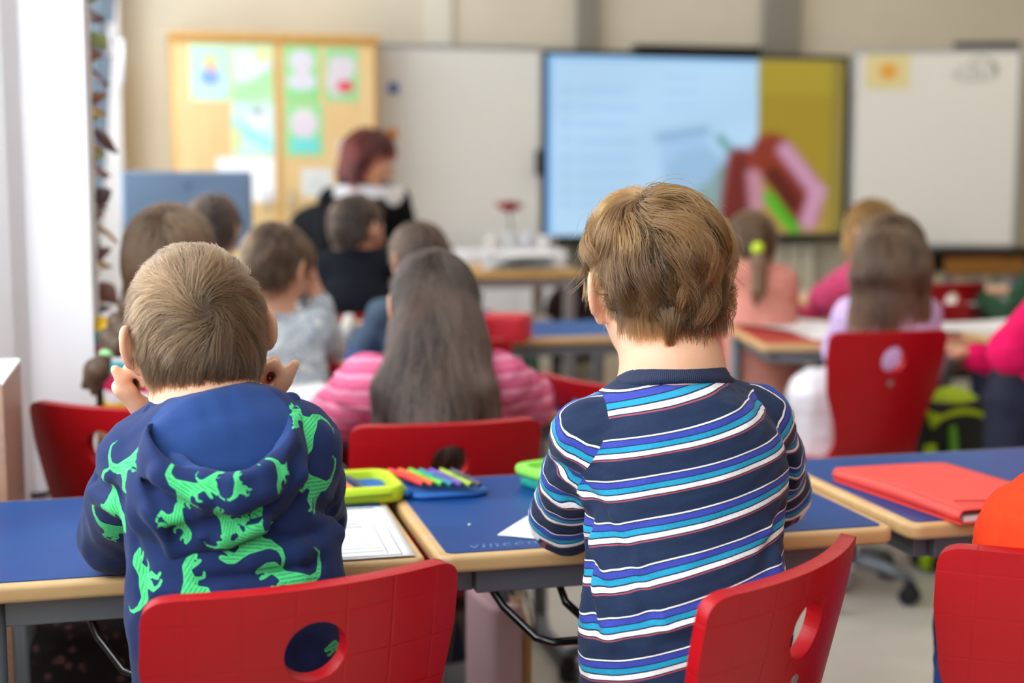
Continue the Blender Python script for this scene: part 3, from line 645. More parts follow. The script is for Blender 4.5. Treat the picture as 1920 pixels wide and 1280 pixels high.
# work table things
for k in range(5):
    sheet('paper_stack', ['bottom sheaf of the white paper pile on the wood topped table', 'second sheaf of the white paper pile on the wood topped table', 'middle sheaf of the white paper pile on the wood topped table', 'fourth sheaf of the white paper pile on the wood topped table', 'top sheaf of the white paper pile on the wood topped table'][k], 1.52+.01*k, 6.02, .30, .34, .1*k-.2, .776+.013*k, group='paper pile on the wood topped table', t=.008)
for k, (x, c, h, lab) in enumerate(((1.13, '23324a', .11, 'dark blue'), (1.21, '2b2b2f', .10, 'black'))):
    o = MB().box((x, 6.1, .775+h/2), (.07, .1, h)).build('box', mat('box_'+c, c, .5), bev=.006); tag(o, lab+' box on the left half of the wood topped table', 'box')
cols = ['d9a62c', 'e6e2d4', '4f7a3e', 'c8c2b0', '7d9a4e', 'dad6c6', 'b9a27c', 'e3dfd2', '2f5a48', 'd0c9b4']
nm = ['yellow', 'white', 'green', 'ivory', 'light green', 'off white', 'tan', 'pale', 'dark green', 'cream']
for k in range(10):
    h = .24+.03*((k*7) % 4)
    o = MB().box((1.02+k*.068, 6.05, .231+h/2), (.052, .22, h)).build('book', mat('book_'+cols[k], cols[k], .6), bev=.004); tag(o, nm[k]+' book standing under the wood topped table', 'book', 'books under the wood topped table')
# dark padded chair right of the table
oc = thing('office_chair', 'dark maroon padded office chair behind the right end of the wood topped table', 'chair', (1.90, 6.72, 0), .3); oc.scale = (1, 1, .86)
mMar = mat('maroon_fabric', '2a0a10', .8)
MB().prism(rrect(.44, .42, .12, 8), .42, .5).build('seat', mMar, oc, bev=.025, seg=4)
o = MB().prism(rrect(.42, .46, .15, 8), -.03, .03).build('backrest', mMar, oc, bev=.022, seg=4); o.rotation_euler = (PI/2+.1, 0, 0); o.location = (0, -.23, .56)
MB().tube([(0, -.1, .42), (0, -.29, .42), (0, -.29, .6)], .02, 8).build('back_bar', mDark, oc)
MB().lathe([(.03, .1), (.03, .43)], n=12).build('gas_column', mDark, oc)
for k in range(5):
    a = 2*PI*k/5; MB().tube([(0, 0, .11), (.27*math.cos(a), .27*math.sin(a), .05)], .02, 8).build('base_leg', mDark, oc)
# red potted flower, pots and papers in front of the left whiteboard
ct = thing('side_cabinet', 'low white cabinet below the left whiteboard carrying pots and a red flower', 'cabinet', (1.80, 7.32, 0))
MB().box((0, 0, .40), (.55, .32, .78)).build('body', mWhite, ct, bev=.004)
for s in (-1, 1): MB().box((s*.135, -.165, .4), (.262, .015, .74)).build('door', mWhite, ct, bev=.003)
fp = thing('potted_flower', 'red flower in a white pot in front of the left whiteboard', 'plant', (1.80, 7.28, .79))
MB().lathe([(.035, 0), (.05, .08), (.053, .085), (.046, .085), (.044, .07)], n=18).build('pot', mWhitePl, fp, smooth=True)
mGrn = mat('stem_green', '56624a', .7); MB().tube([(0, 0, .07), (.01, 0, .14), (0, 0, .2)], .005, 6).build('stem', mGrn, fp)
mPet = mat('red_petal', 'b8202a', .6)
for k in range(11):
    a = k*2.4; t = .25+.09*(k % 5); R_ = rotz(a)
    m = MB().grid(lambda u, v: tuple(R_ @ np.array(((u-.5)*.07*math.sin(PI*min(v+.06, .97)), .015+v*.085*math.cos(t), .2+v*.10*math.sin(t)+.01*math.sin(PI*v)))), 4, 5)
    o = m.build('petal', mPet, fp, smooth=True); s_ = o.modifiers.new('s', 'SOLIDIFY'); s_.thickness = .002
for x, c, r, h, lab in ((1.70, 'e3dcd6', .032, .075, 'pale pink mug left of the red flower'), (1.89, 'cfcfd6', .035, .09, 'grey mug right of the red flower'), (1.98, 'e8e6e2', .04, .07, 'white bowl near the display, right of the red flower')):
    e = thing('mug', lab, 'mug', (x, 7.26, .79)); MB().lathe([(r*.8, 0), (r, h), (r*.88, h), (r*.7, .006)], n=18).build('body', mat('mug_'+c, c, .35), e, smooth=True)
    MB().tube([(r*.95, 0, h*.8), (r*1.6, 0, h*.7), (r*1.55, 0, h*.35), (r*.88, 0, h*.2)], .005, 8).build('handle', mat('mugh_'+c, c, .35), e, smooth=True)
# white papers on the window-side teacher desk, big monitor seen from behind
td = make_desk('teacher desk carrying the big monitor near the window', (.16, 5.5, 0), 0, None, mPaleTop, False)
mo = thing('monitor', 'big blue grey computer monitor seen from behind, left of the cupboard', 'monitor', (.113, 5.36, ZT), .10)
MB().box((0, 0, .385), (.47, .03, .29)).build('housing', mat('monitor_back', '6f86a0', .4), mo, bev=.012)
MB().box((0, -.005, .33), (.12, .05, .12)).build('mount', mat('monitor_mount', '4a5a70', .4), mo, bev=.01)
MB().box((0, .0, .17), (.05, .025, .33)).build('stand', mDark, mo, bev=.004); MB().prism(rrect(.22, .16, .03), 0, .012).build('foot', mDark, mo, bev=.003)
MB().lathe([(.012, 0), (.012, .002)], n=16).build('logo', mat('monitor_badge', '55667c', .3), mo); o = bpy.context.scene.objects['logo']; o.rotation_euler = (PI/2, 0, 0); o.location = (0, -.0151, .475); o.name = 'badge'
o = MB().box((0, 0, .10), (.09, .2, .20)).build('speaker_box', mat('navy_box', '1b2230', .5), bev=.008); o.location = (.43, 5.36, ZT); tag(o, 'dark upright box at the right foot of the big monitor', 'box')
for k in range(3):
    p = Py(590+14*k, 446, 5.5); sheet('paper_sheet', ['white sheet on the desk before the leaning woman, leftmost', 'white sheet on the desk before the leaning woman, middle one', 'white sheet on the desk before the leaning woman, nearest her'][k], .62+.1*k, 5.62+.04*k, .21, .29, .3*k, ZT+.0012*k, group='sheets before the leaning woman', curl=.012)
# bags
bp = thing('backpack', 'neon green and black school backpack standing behind the chair of the girl in lilac', 'backpack', (*Pd(1782, 760, 4.25)[:2], 0), .1); bp.scale = (.72, .7, 1.28)
mNeon = mat('neon_fabric', 'b8dc00', .6); mGreenB = mat('green_fabric', '5aa020', .65); mBlk = mat('black_fabric', '17201a', .7)
def softbox(w, d, h, c, r=.04): return MB().prism(rrect(w, d, r, 5, c[0], c[1]), c[2], c[2]+h)
softbox(.30, .17, .40, (0, .0, 0), .06).build('body', mBlk, bp, bev=.03, seg=3); softbox(.27, .05, .20, (.01, -.10, .03), .02).build('front_pocket', mBlk, bp, bev=.015)
MB().grid(lambda u, v: ((u-.5)*.30, -.09+.18*v, .33+.10*math.sin(PI*(.15+.7*v))*math.sin(PI*(.2+.6*u))), 12, 10).build('lid', mNeon, bp, smooth=True)
o = [x for x in bp.children if x.name.startswith('lid')][0]; s_ = o.modifiers.new('s', 'SOLIDIFY'); s_.thickness = .02
for s in (-1, 1): MB().tube([(s*.145, -.07, .3), (s*.155, -.1, .2), (s*.15, -.1, .08), (s*.14, -.06, .02)], .026, 10).build('side_panel', mNeon if s < 0 else mGreenB, bp, smooth=True)
MB().tube([(-.05, -.08, .34), (-.055, -.135, .22), (-.05, -.13, .04)], .02, 8).build('strap', mGreenB, bp, smooth=True)
p = Pz(1478, 800, 0)
sb = thing('gym_bag', 'orange and magenta bag on the floor beyond the shoulder of the boy in stripes', 'bag', (1.72, 3.95, 0), -.3)
softbox(.14, .11, .34, (0, 0, 0), .04).build('body', mat('magenta_fabric', 'c81e7e', .6), sb, bev=.02, seg=3)
MB().tube([(-.07, 0, .3), (-.075, 0, .42), (-.02, 0, .47), (.03, 0, .40)], [.02, .03, .03, .02], 10).build('top_flap', mat('orange_fabric', 'e39a3c', .6), sb, smooth=True)
pk = thing('satchel', 'pale pink upright satchel with tan edge standing on the floor below the middle desk', 'bag', (.575, 2.44, 0), .12)
MB().prism(rrect(.065, .16, .02), 0, .42).build('body', mat('pale_pink_fabric', 'd8b3b6', .7), pk, bev=.012)
MB().tube([(.035, -.07, .02), (.037, -.072, .36), (.02, -.06, .425)], .008, 8).build('edge_piping', mat('tan_leather', 'b98a4c', .6), pk, smooth=True)
MB().tube([(0, -.05, .415), (0, -.04, .46), (0, .04, .46), (0, .05, .415)], .012, 8).build('handle', mSteel, pk, smooth=True)
db = thing('fabric_bag', 'dark bag with faint rosy dots standing on the floor under the left desk', 'bag', (-.06, 2.36, 0), 0)
mDot, N, L, b = nodes_of('dotted_fabric'); tc = N.new('ShaderNodeTexCoord'); vo = N.new('ShaderNodeTexVoronoi'); vo.inputs['Scale'].default_value = 38; L.new(tc.outputs['Object'], vo.inputs['Vector'])
r = N.new('ShaderNodeValToRGB'); r.color_ramp.elements[0].position = .2; r.color_ramp.elements[0].color = (*lin('6a4646'), 1); r.color_ramp.elements[1].position = .36; r.color_ramp.elements[1].color = (*lin('160e10'), 1)
L.new(vo.outputs['Distance'], r.inputs[0]); L.new(r.outputs[0], b.inputs['Base Color']); b.inputs['Roughness'].default_value = .85
softbox(.36, .16, .46, (0, 0, 0), .07).build('body', mDot, db, bev=.04, seg=4); MB().tube([(-.06, 0, .43), (-.05, 0, .49), (.05, 0, .49), (.06, 0, .43)], .008, 8).build('handle', mDark, db, smooth=True)
# ================================================================== implicit-surface modelling (bodies, clothes, hair masses)
def V(*a): return np.array(a, float)
def nrm(v): v = np.asarray(v, float); return v/(np.linalg.norm(v)+1e-12)
class Vol:
    def __init__(s, lo, hi, h):
        s.lo = np.array(lo, float); s.h = h; s.n = np.maximum(np.ceil((np.array(hi)-s.lo)/h).astype(int)+1, 4)
        s.D = np.full(s.n, .08, np.float32)
    def _sub(s, lo, hi):
        a = np.clip(np.floor((lo-s.lo)/s.h).astype(int), 0, s.n); b = np.clip(np.ceil((hi-s.lo)/s.h).astype(int)+1, 0, s.n)
        if np.any(b <= a): return None, None
        ax = [(s.lo[i]+s.h*np.arange(a[i], b[i])).astype(np.float32) for i in range(3)]
        return tuple(slice(a[i], b[i]) for i in range(3)), np.meshgrid(*ax, indexing='ij')
    def op(s, fn, lo, hi, k=.01, mode='+', mg=.03):
        m = mg+k
        sl, G = s._sub(np.array(lo)-m, np.array(hi)+m)
        if sl is None: return s
        d = fn(*G); D = s.D[sl]
        if mode == '-': d = -d; r = np.maximum(D, d)+np.maximum(k-np.abs(D-d), 0)**2/(4*k)
        else: r = np.minimum(D, d)-np.maximum(k-np.abs(D-d), 0)**2/(4*k)
        s.D[sl] = r; return s
    def cone(s, a, b, ra, rb, k=.01, mode='+', ax=None, sc=1.0):
        a = np.array(a, float); b = np.array(b, float); ab = b-a; L2 = ab@ab+1e-12; R = max(ra, rb)
        def fn(X, Y, Z):
            P = [X-a[0], Y-a[1], Z-a[2]]
            A = ab
            if ax is not None:
                q = (sc-1)*(P[0]*ax[0]+P[1]*ax[1]+P[2]*ax[2]); P = [P[i]+q*ax[i] for i in range(3)]; A = ab+(sc-1)*(ab@ax)*ax
            t = np.clip((P[0]*A[0]+P[1]*A[1]+P[2]*A[2])/(A@A+1e-12), 0, 1)
            return np.sqrt((P[0]-t*A[0])**2+(P[1]-t*A[1])**2+(P[2]-t*A[2])**2)-(ra+t*(rb-ra))
        return s.op(fn, np.minimum(a, b)-R, np.maximum(a, b)+R, k, mode)
    def chain(s, pts, rs, k=.01, mode='+', ax=None, sc=1.0):
        for i in range(len(pts)-1): s.cone(pts[i], pts[i+1], rs[i], rs[i+1], k, mode, ax, sc)
        return s
    def ell(s, c, r, B=None, k=.01, mode='+'):
        c = np.array(c, float); r = np.array(r, float); B = np.eye(3) if B is None else np.array(B)   # B rows = axes
        def fn(X, Y, Z):
            P = (X-c[0], Y-c[1], Z-c[2]); q = [P[0]*b[0]+P[1]*b[1]+P[2]*b[2] for b in B]
            k0 = np.sqrt(sum((q[i]/r[i])**2 for i in range(3)))+1e-6; k1 = np.sqrt(sum((q[i]/r[i]**2)**2 for i in range(3)))+1e-6
            return k0*(k0-1)/k1
        e = np.sqrt(sum((B[i]*r[i])**2 for i in range(3)))
        return s.op(fn, c-e, c+e, k, mode)
    def cut(s, fn, k=.004):          # keep where fn < 0
        sl, G = s._sub(s.lo, s.lo+s.h*s.n); d = fn(*G); s.D = (np.maximum(s.D, d)+np.maximum(k-np.abs(s.D-d), 0)**2/(4*k)).astype(np.float32); return s
    def disp(s, fn):
        sl, G = s._sub(s.lo, s.lo+s.h*s.n); m = np.abs(s.D) < .03
        s.D[m] += fn(G[0][m], G[1][m], G[2][m]).astype(np.float32); return s
    def smooth(s, n=1):
        for _ in range(n):
            for a in range(3):
                D = s.D; E = D.copy(); i1 = [slice(None)]*3; i0 = [slice(None)]*3; i2 = [slice(None)]*3
                i1[a] = slice(1, -1); i0[a] = slice(0, -2); i2[a] = slice(2, None)
                E[tuple(i1)] = .25*D[tuple(i0)]+.5*D[tuple(i1)]+.25*D[tuple(i2)]; s.D = E
        return s
    def at(s, P):
        q = np.clip((P-s.lo)/s.h, 0, s.n-1.001); i = q.astype(int); f = q-i; D = s.D; r = 0
        for dx in (0, 1):
            for dy in (0, 1):
                for dz in (0, 1):
                    w = (f[:, 0] if dx else 1-f[:, 0])*(f[:, 1] if dy else 1-f[:, 1])*(f[:, 2] if dz else 1-f[:, 2])
                    r = r+w*D[i[:, 0]+dx, i[:, 1]+dy, i[:, 2]+dz]
        return r
    def grad(s, P):
        e = s.h; g = np.stack([s.at(P+np.eye(3)[a]*e)-s.at(P-np.eye(3)[a]*e) for a in range(3)], 1)/(2*e); return g
    def mesh(s):
        D = s.D.copy()
        for a in range(3):
            i = [slice(None)]*3; i[a] = 0; D[tuple(i)] = np.maximum(D[tuple(i)], s.h*.5); i[a] = -1; D[tuple(i)] = np.maximum(D[tuple(i)], s.h*.5)
        ins = D < 0; n = np.array(D.shape); cn = n-1
        acc = np.zeros((*cn, 3), np.float32); cnt = np.zeros(cn, np.float32)
        for a in range(3):
            b, c = [x for x in range(3) if x != a]
            sa = [slice(None)]*3; sb = [slice(None)]*3; sa[a] = slice(0, -1); sb[a] = slice(1, None)
            A, B = D[tuple(sa)], D[tuple(sb)]; cr = (A < 0) != (B < 0); t = np.where(cr, A/(A-B+1e-12), 0).astype(np.float32)
            idx = np.nonzero(cr); tt = t[idx]
            for db in (0, 1):
                for dc in (0, 1):
                    p = [x for x in idx]; q = list(p); q[b] = p[b]-db; q[c] = p[c]-dc
                    ok = (q[b] >= 0) & (q[c] >= 0) & (q[b] < cn[b]) & (q[c] < cn[c])
                    cell = tuple(x[ok] for x in q)
                    off = np.zeros((ok.sum(), 3), np.float32); off[:, a] = tt[ok]; off[:, b] = db; off[:, c] = dc
                    np.add.at(acc, cell, off); np.add.at(cnt, cell, 1)
        act = cnt > 0; ids = -np.ones(cn, int); cells = np.argwhere(act); ids[act] = np.arange(len(cells))
        Vv = s.lo+s.h*(cells+acc[act]/cnt[act][:, None])
        F = []
        for a in range(3):
            b, c = (a+1) % 3, (a+2) % 3
            sa = [slice(None)]*3; sb = [slice(None)]*3; sa[a] = slice(0, -1); sb[a] = slice(1, None)
            I0 = ins[tuple(sa)]; cr = I0 != ins[tuple(sb)]; p = np.argwhere(cr)
            ok = (p[:, b] > 0) & (p[:, c] > 0) & (p[:, b] < cn[b]) & (p[:, c] < cn[c]); p = p[ok]
            def g(db, dc):
                q = p.copy(); q[:, b] -= db; q[:, c] -= dc; return ids[q[:, 0], q[:, 1], q[:, 2]]
            quad = np.stack([g(1, 1), g(0, 1), g(0, 0), g(1, 0)], 1)
            fl = ~I0[p[:, 0], p[:, 1], p[:, 2]]; quad[fl] = quad[fl][:, ::-1]; F.append(quad)
        F = np.concatenate(F); F = F[(F >= 0).all(1)]
        for _ in range(3):
            gr = s.grad(Vv); Vv = Vv-np.clip(s.at(Vv)/((gr**2).sum(1)+1e-3), -s.h*.5, s.h*.5)[:, None]*gr
        return Vv, F
def relax(Vv, F, n=1, w=.5):
    for _ in range(n):
        A = np.zeros_like(Vv); C = np.zeros(len(Vv))
        for i in range(4):
            np.add.at(A, F[:, i], Vv[F[:, (i+1) % 4]]+Vv[F[:, i-1]]); np.add.at(C, F[:, i], 2)
        Vv = Vv*(1-w)+w*A/np.maximum(C, 1)[:, None]
    return Vv
def keep_big(Vv, F, frac=.02):
    """drop stray islands"""
    n = len(Vv); lab = np.arange(n)
    for _ in range(400):
        m = lab[F].min(1); new = lab.copy(); np.minimum.at(new, F.ravel(), np.repeat(m, 4)); new = new[new]
        if (new == lab).all(): break
        lab = new
    u, c = np.unique(lab, return_counts=True); big = u[c >= max(c.max()*frac, 1)] if frac < 1 else u[[c.argmax()]]
    k = np.isin(lab, big); mp = -np.ones(n, int); mp[k] = np.arange(k.sum())
    return Vv[k], mp[F[k[F].all(1)]]
def obj_from(name, vol, m, parent=None, rel=1, islands=1.0):
    Vv, F = vol.mesh(); Vv, F = keep_big(Vv, F, islands)
    if rel: Vv = relax(Vv, F, rel)
    me = bpy.data.meshes.new(name); me.vertices.add(len(Vv)); me.vertices.foreach_set('co', Vv.astype(np.float32).ravel())
    me.loops.add(F.size); me.loops.foreach_set('vertex_index', F.astype(np.int32).ravel())
    me.polygons.add(len(F)); me.polygons.foreach_set('loop_start', np.arange(0, F.size, 4, dtype=np.int32)); me.polygons.foreach_set('loop_total', np.full(len(F), 4, np.int32))
    me.update(calc_edges=True); me.polygons.foreach_set('use_smooth', [True]*len(F)); me.validate()
    o = link(name, me, m, parent)
    if parent is not None: o.matrix_parent_inverse = Matrix.Translation(parent.location).inverted()
    return o, Vv, F
def fattr(o, name, a):
    t = o.data.attributes.new(name, 'FLOAT', 'POINT'); t.data.foreach_set('value', np.asarray(a, np.float32))
def vattr(o, name, a):
    t = o.data.attributes.new(name, 'FLOAT_VECTOR', 'POINT'); t.data.foreach_set('vector', np.asarray(a, np.float32).ravel())
def vnorm(Vv, F):
    N = np.zeros_like(Vv); n = np.cross(Vv[F[:, 2]]-Vv[F[:, 0]], Vv[F[:, 3]]-Vv[F[:, 1]])
    for i in range(4): np.add.at(N, F[:, i], n)
    return N/(np.linalg.norm(N, axis=1)[:, None]+1e-12)
def wob(P, f, seed=0, n=5):
    """smooth pseudo-noise in -1..1"""
    r = np.random.default_rng(seed); s = 0
    for i in range(n):
        k = r.normal(size=3)*f*(1+.5*i); s = s+np.sin(P @ k+r.uniform(0, 6.28))/(1+.5*i)
    return s/2.2

# ------------------------------------------------------------------ hair
def hairmat(name, dark, light, rough=.35, tipl=.25):
    """strand shader: colour from the lock it belongs to"""
    m = bpy.data.materials.new(name); m.use_nodes = True; N = m.node_tree.nodes; L = m.node_tree.links
    N.remove(N['Principled BSDF']); h = N.new('ShaderNodeBsdfHairPrincipled'); h.parametrization = 'COLOR'
    a = N.new('ShaderNodeAttribute'); a.attribute_name = 'tint'
    hi = N.new('ShaderNodeHairInfo'); ad = N.new('ShaderNodeMath'); ad.operation = 'MULTIPLY_ADD'; ad.inputs[1].default_value = tipl
    L.new(hi.outputs['Intercept'], ad.inputs[0]); L.new(a.outputs['Fac'], ad.inputs[2])
    r = N.new('ShaderNodeValToRGB'); r.color_ramp.elements[0].color = (*lin(dark), 1); r.color_ramp.elements[1].color = (*lin(light), 1)
    L.new(ad.outputs[0], r.inputs[0]); L.new(r.outputs[0], h.inputs['Color'])
    h.inputs['Roughness'].default_value = rough; h.inputs['Radial Roughness'].default_value = .5; h.inputs['Random Roughness'].default_value = .2
    L.new(h.outputs[0], N['Material Output'].inputs['Surface']); return m
def capmat(name, c): return mat(name, c, .6, spec=.2)
def strands(name, parent, m, P, R, tint):
    """P: (N, T, 3) points, R: (T,) or (N, T) radii"""
    Nn, T = P.shape[:2]
    hc = bpy.data.hair_curves.new(name); hc.add_curves([T]*Nn)
    hc.attributes['position'].data.foreach_set('vector', P.astype(np.float32).ravel())
    ra = hc.attributes.get('radius') or hc.attributes.new('radius', 'FLOAT', 'POINT')
    ra.data.foreach_set('value', np.broadcast_to(R, (Nn, T)).astype(np.float32).ravel())
    t = hc.attributes.new('tint', 'FLOAT', 'CURVE'); t.data.foreach_set('value', tint.astype(np.float32))
    o = link(name, hc, m, parent)
    if parent is not None:
        o.matrix_parent_inverse = Matrix.Translation(parent.location).inverted()
    return o
def surface_samples(Vv, F, n, rng, keep=None):
    tri = np.concatenate([F[:, [0, 1, 2]], F[:, [0, 2, 3]]]); a = np.linalg.norm(np.cross(Vv[tri[:, 1]]-Vv[tri[:, 0]], Vv[tri[:, 2]]-Vv[tri[:, 0]]), axis=1)
    if keep is not None: a = a*keep(Vv[tri].mean(1))
    t = tri[rng.choice(len(tri), n, p=a/a.sum())]; u = rng.random((n, 2)); fl = u.sum(1) > 1; u[fl] = 1-u[fl]
    return Vv[t[:, 0]]+u[:, :1]*(Vv[t[:, 1]]-Vv[t[:, 0]])+u[:, 1:]*(Vv[t[:, 2]]-Vv[t[:, 0]])
def march(vol, roots, field, lens, T, depth, rng, lift=None):
    """grow strands along the surface of a hair mass"""
    p = roots.copy(); out = []
    st = lens/(T-1)
    for i in range(T):
        t = i/(T-1)
        g = vol.grad(p); n = g/(np.linalg.norm(g, axis=1)[:, None]+1e-9)
        tgt = depth if lift is None else depth+lift(t)
        err = vol.at(p)-tgt
        fr_ = np.clip((-n[:, 2]-.25)/.3, 0, 1)[:, None]; p = p-np.clip(err, -.006, .006)[:, None]*n*(1-fr_)
        out.append(p.copy())
        d = field(p, n, t); d = d-(d*n).sum(1)[:, None]*n*.85*(1-fr_); d = d*(1-.7*fr_)-V(0, 0, 1)*.7*fr_; d /= (np.linalg.norm(d, axis=1)[:, None]+1e-9)
        p = p+d*st[:, None]
    return np.stack(out, 1)
def clumps(roots, k, rng):
    c = roots[rng.choice(len(roots), k, replace=False)]; idx = np.empty(len(roots), int)
    for i in range(0, len(roots), 4000): idx[i:i+4000] = ((roots[i:i+4000, None]-c[None])**2).sum(2).argmin(1)
    return idx, c
# ================================================================== people
mSkin = mat('skin', 'dba888', .5, sss=.2, noise=.04, nscale=14, bump=.04, bscale=500)
mSkin2 = mat('skin_warm', 'cf9674', .5, sss=.25, noise=.04, nscale=14)
mEye = mat('eye_white', 'e9e4df', .2); mIris = mat('iris', '3a2a20', .2); mLip = None
def basis(F, U=(0, 0, 1)):
    F = nrm(F); R = nrm(np.cross(F, U)); U = np.cross(R, F); return R, F, U
def add_head(v, C, F, U0, s=1.0, ear=1.0):
    R, F, U = basis(F, U0); B = np.array([R, F, U]); at = lambda r, f, u: C+s*(R*r+F*f+U*u)
    v.ell(at(0, -.004, .014), s*V(.0715, .086, .080), B, .01)
    v.ell(at(0, .024, -.045), s*V(.055, .058, .062), B, .03*s)
    v.ell(at(0, .062, -.088), s*V(.020, .018, .017), B, .02*s)
    for q in (-1, 1):
        v.ell(at(q*.033, .052, -.028), s*V(.024, .026, .026), B, .02*s)                        # cheeks
        v.ell(at(q*.030, .090, .004), s*V(.015, .012, .010), B, .014*s, '-')                   # eye sockets
        v.ell(at(q*.030, .073, .003), s*V(.0125, .0125, .0115), B, .003*s)                    # lids
        v.cone(at(q*.014, .083, .017), at(q*.042, .074, .019), .005*s, .004*s, .008*s)         # brow
    v.cone(at(0, .084, .004), at(0, .099, -.024), .007*s, .0095*s, .012*s)
    for q in (-1, 1): v.ell(at(q*.009, .091, -.027), s*V(.0065, .007, .006), B, .006*s)
    v.ell(at(0, .080, -.053), s*V(.020, .010, .006), B, .006*s); v.ell(at(0, .079, -.063), s*V(.017, .010, .006), B, .005*s)
    v.ell(at(0, .091, -.058), s*V(.020, .006, .0014), B, .003*s, '-')
    for q in (-1, 1):                                                                          # ears
        e0 = at(q*.0755, -.004, -.014); er = nrm(R*q*.84+F*.50); eu = nrm(U*.97-F*.22); ef = nrm(np.cross(eu, er)*q); eu = nrm(np.cross(er, ef)*q)
        Be = np.array([er, ef, eu]); L = lambda a, b, c: e0+s*ear*(er*a+ef*b+eu*c)
        v.ell(L(.004, 0, .004), s*ear*V(.0055, .0185, .027), Be, .006*s)
        v.ell(L(.0035, .004, -.022), s*ear*V(.005, .009, .011), Be, .006*s)
        v.ell(L(.0105, .003, .003), s*ear*V(.005, .010, .017), Be, .003*s, '-')
        rim = [L(.005, .012*math.cos(a)-.003-.004, .006+.022*math.sin(a)) for a in np.linspace(-1.4, 3.6, 12)]
        v.chain([L(.006, -.003+.0155*math.cos(a), .005+.0235*math.sin(a)) for a in np.linspace(.4, 4.6, 14)], [.0032*s]*14, .003*s)
        v.cone(e0-er*.010*s, e0+er*.002*s, .012*s, .009*s, .008*s)
def add_hand(v, w, d, n, side, curl=.5, s=1.0, thumb=None, spread=1.0, flip=1):
    """w wrist, d pointing, n palm normal, side +1 when the thumb is towards cross(d, n)"""
    d = nrm(d); n = nrm(n-d*(n@d)); l = np.cross(d, n)*side
    base = []
    for i, (o, f) in enumerate(((.021, .050), (.007, .053), (-.007, .051), (-.020, .046))):
        b = w+s*(d*f+l*o); base.append(b); v.cone(w+s*(l*o*.55+d*.006), b, .0125*s, .0098*s, .008*s)
    v.cone(w-d*.012*s, w+d*.01*s, .0165*s, .016*s, .01*s, ax=n, sc=1.25)
    for i, (b, q) in enumerate(zip(base, (.92, 1.0, .95, .78))):
        c = curl[i] if isinstance(curl, (list, tuple)) else curl
        a = .15; p = b; dd = d+l*.10*spread*(1.5-i)/1.5*.5
        pts = [p]
        for L_, g in ((.029, c*.9), (.019, c*1.25), (.016, c*.9)):
            a += g; x = nrm(nrm(dd)*math.cos(a)+n*math.sin(a)); p = p+x*L_*q*s; pts.append(p)
        v.chain(pts, [.0078*s, .0072*s, .0066*s, .0052*s], .0035*s)
    tb = w+s*(d*.016+l*.017); t1 = nrm(d*.62+l*.78+n*.25) if thumb is None else nrm(thumb)
    p1 = tb+t1*.026*s; p2 = p1+nrm(t1+d*.25)*.020*s; p3 = p2+nrm(t1*.8+d*.35)*.015*s
    v.chain([tb, p1, p2, p3], [.0105*s, .009*s, .0082*s, .0068*s], .006*s)
SEATED = {}
def seated(H, yaw, s=1.0, lean=.0, seat=.43, elbow=(.05, .08, -.17), wrist=(-.06, .22, 0), desk=.685, knee=.32, tilt=0, hip=None):
    """joints of a seated pupil whose head centre is H"""
    f = V(-math.sin(yaw), math.cos(yaw), 0); r = V(math.cos(yaw), math.sin(yaw), 0); u = V(0, 0, 1)
    J = dict(f=f, r=r, H=np.array(H, float), s=s)
    J['neck'] = J['H']-u*.118*s-f*.028*s
    J['pel'] = V(*(J['H']-f*(.05+lean))[:2], seat) if hip is None else np.array(hip, float)
    J['chest'] = J['neck']*.62+J['pel']*.38-f*.012
    for q, n in ((-1, 'L'), (1, 'R')):
        sh = J['neck']+q*r*.118*s-u*.050*s; J['sh'+n] = sh
        el = sh+q*r*elbow[0]*s+f*elbow[1]*s+u*elbow[2]*s; J['el'+n] = el
        wr = el+q*r*wrist[0]*s+f*wrist[1]*s; wr[2] = desk; J['wr'+n] = wr
        J['hip'+n] = J['pel']+q*r*.07*s-u*.01
        J['kn'+n] = J['hip'+n]+f*knee*s+q*r*.02-u*.0
        J['an'+n] = V(J['kn'+n][0], J['kn'+n][1], .075)-f*.02
    return J
def bounds(J, mg=.16):
    P = np.array([v for k, v in J.items() if k not in ('f', 'r', 's')]); return P.min(0)-mg, P.max(0)+mg
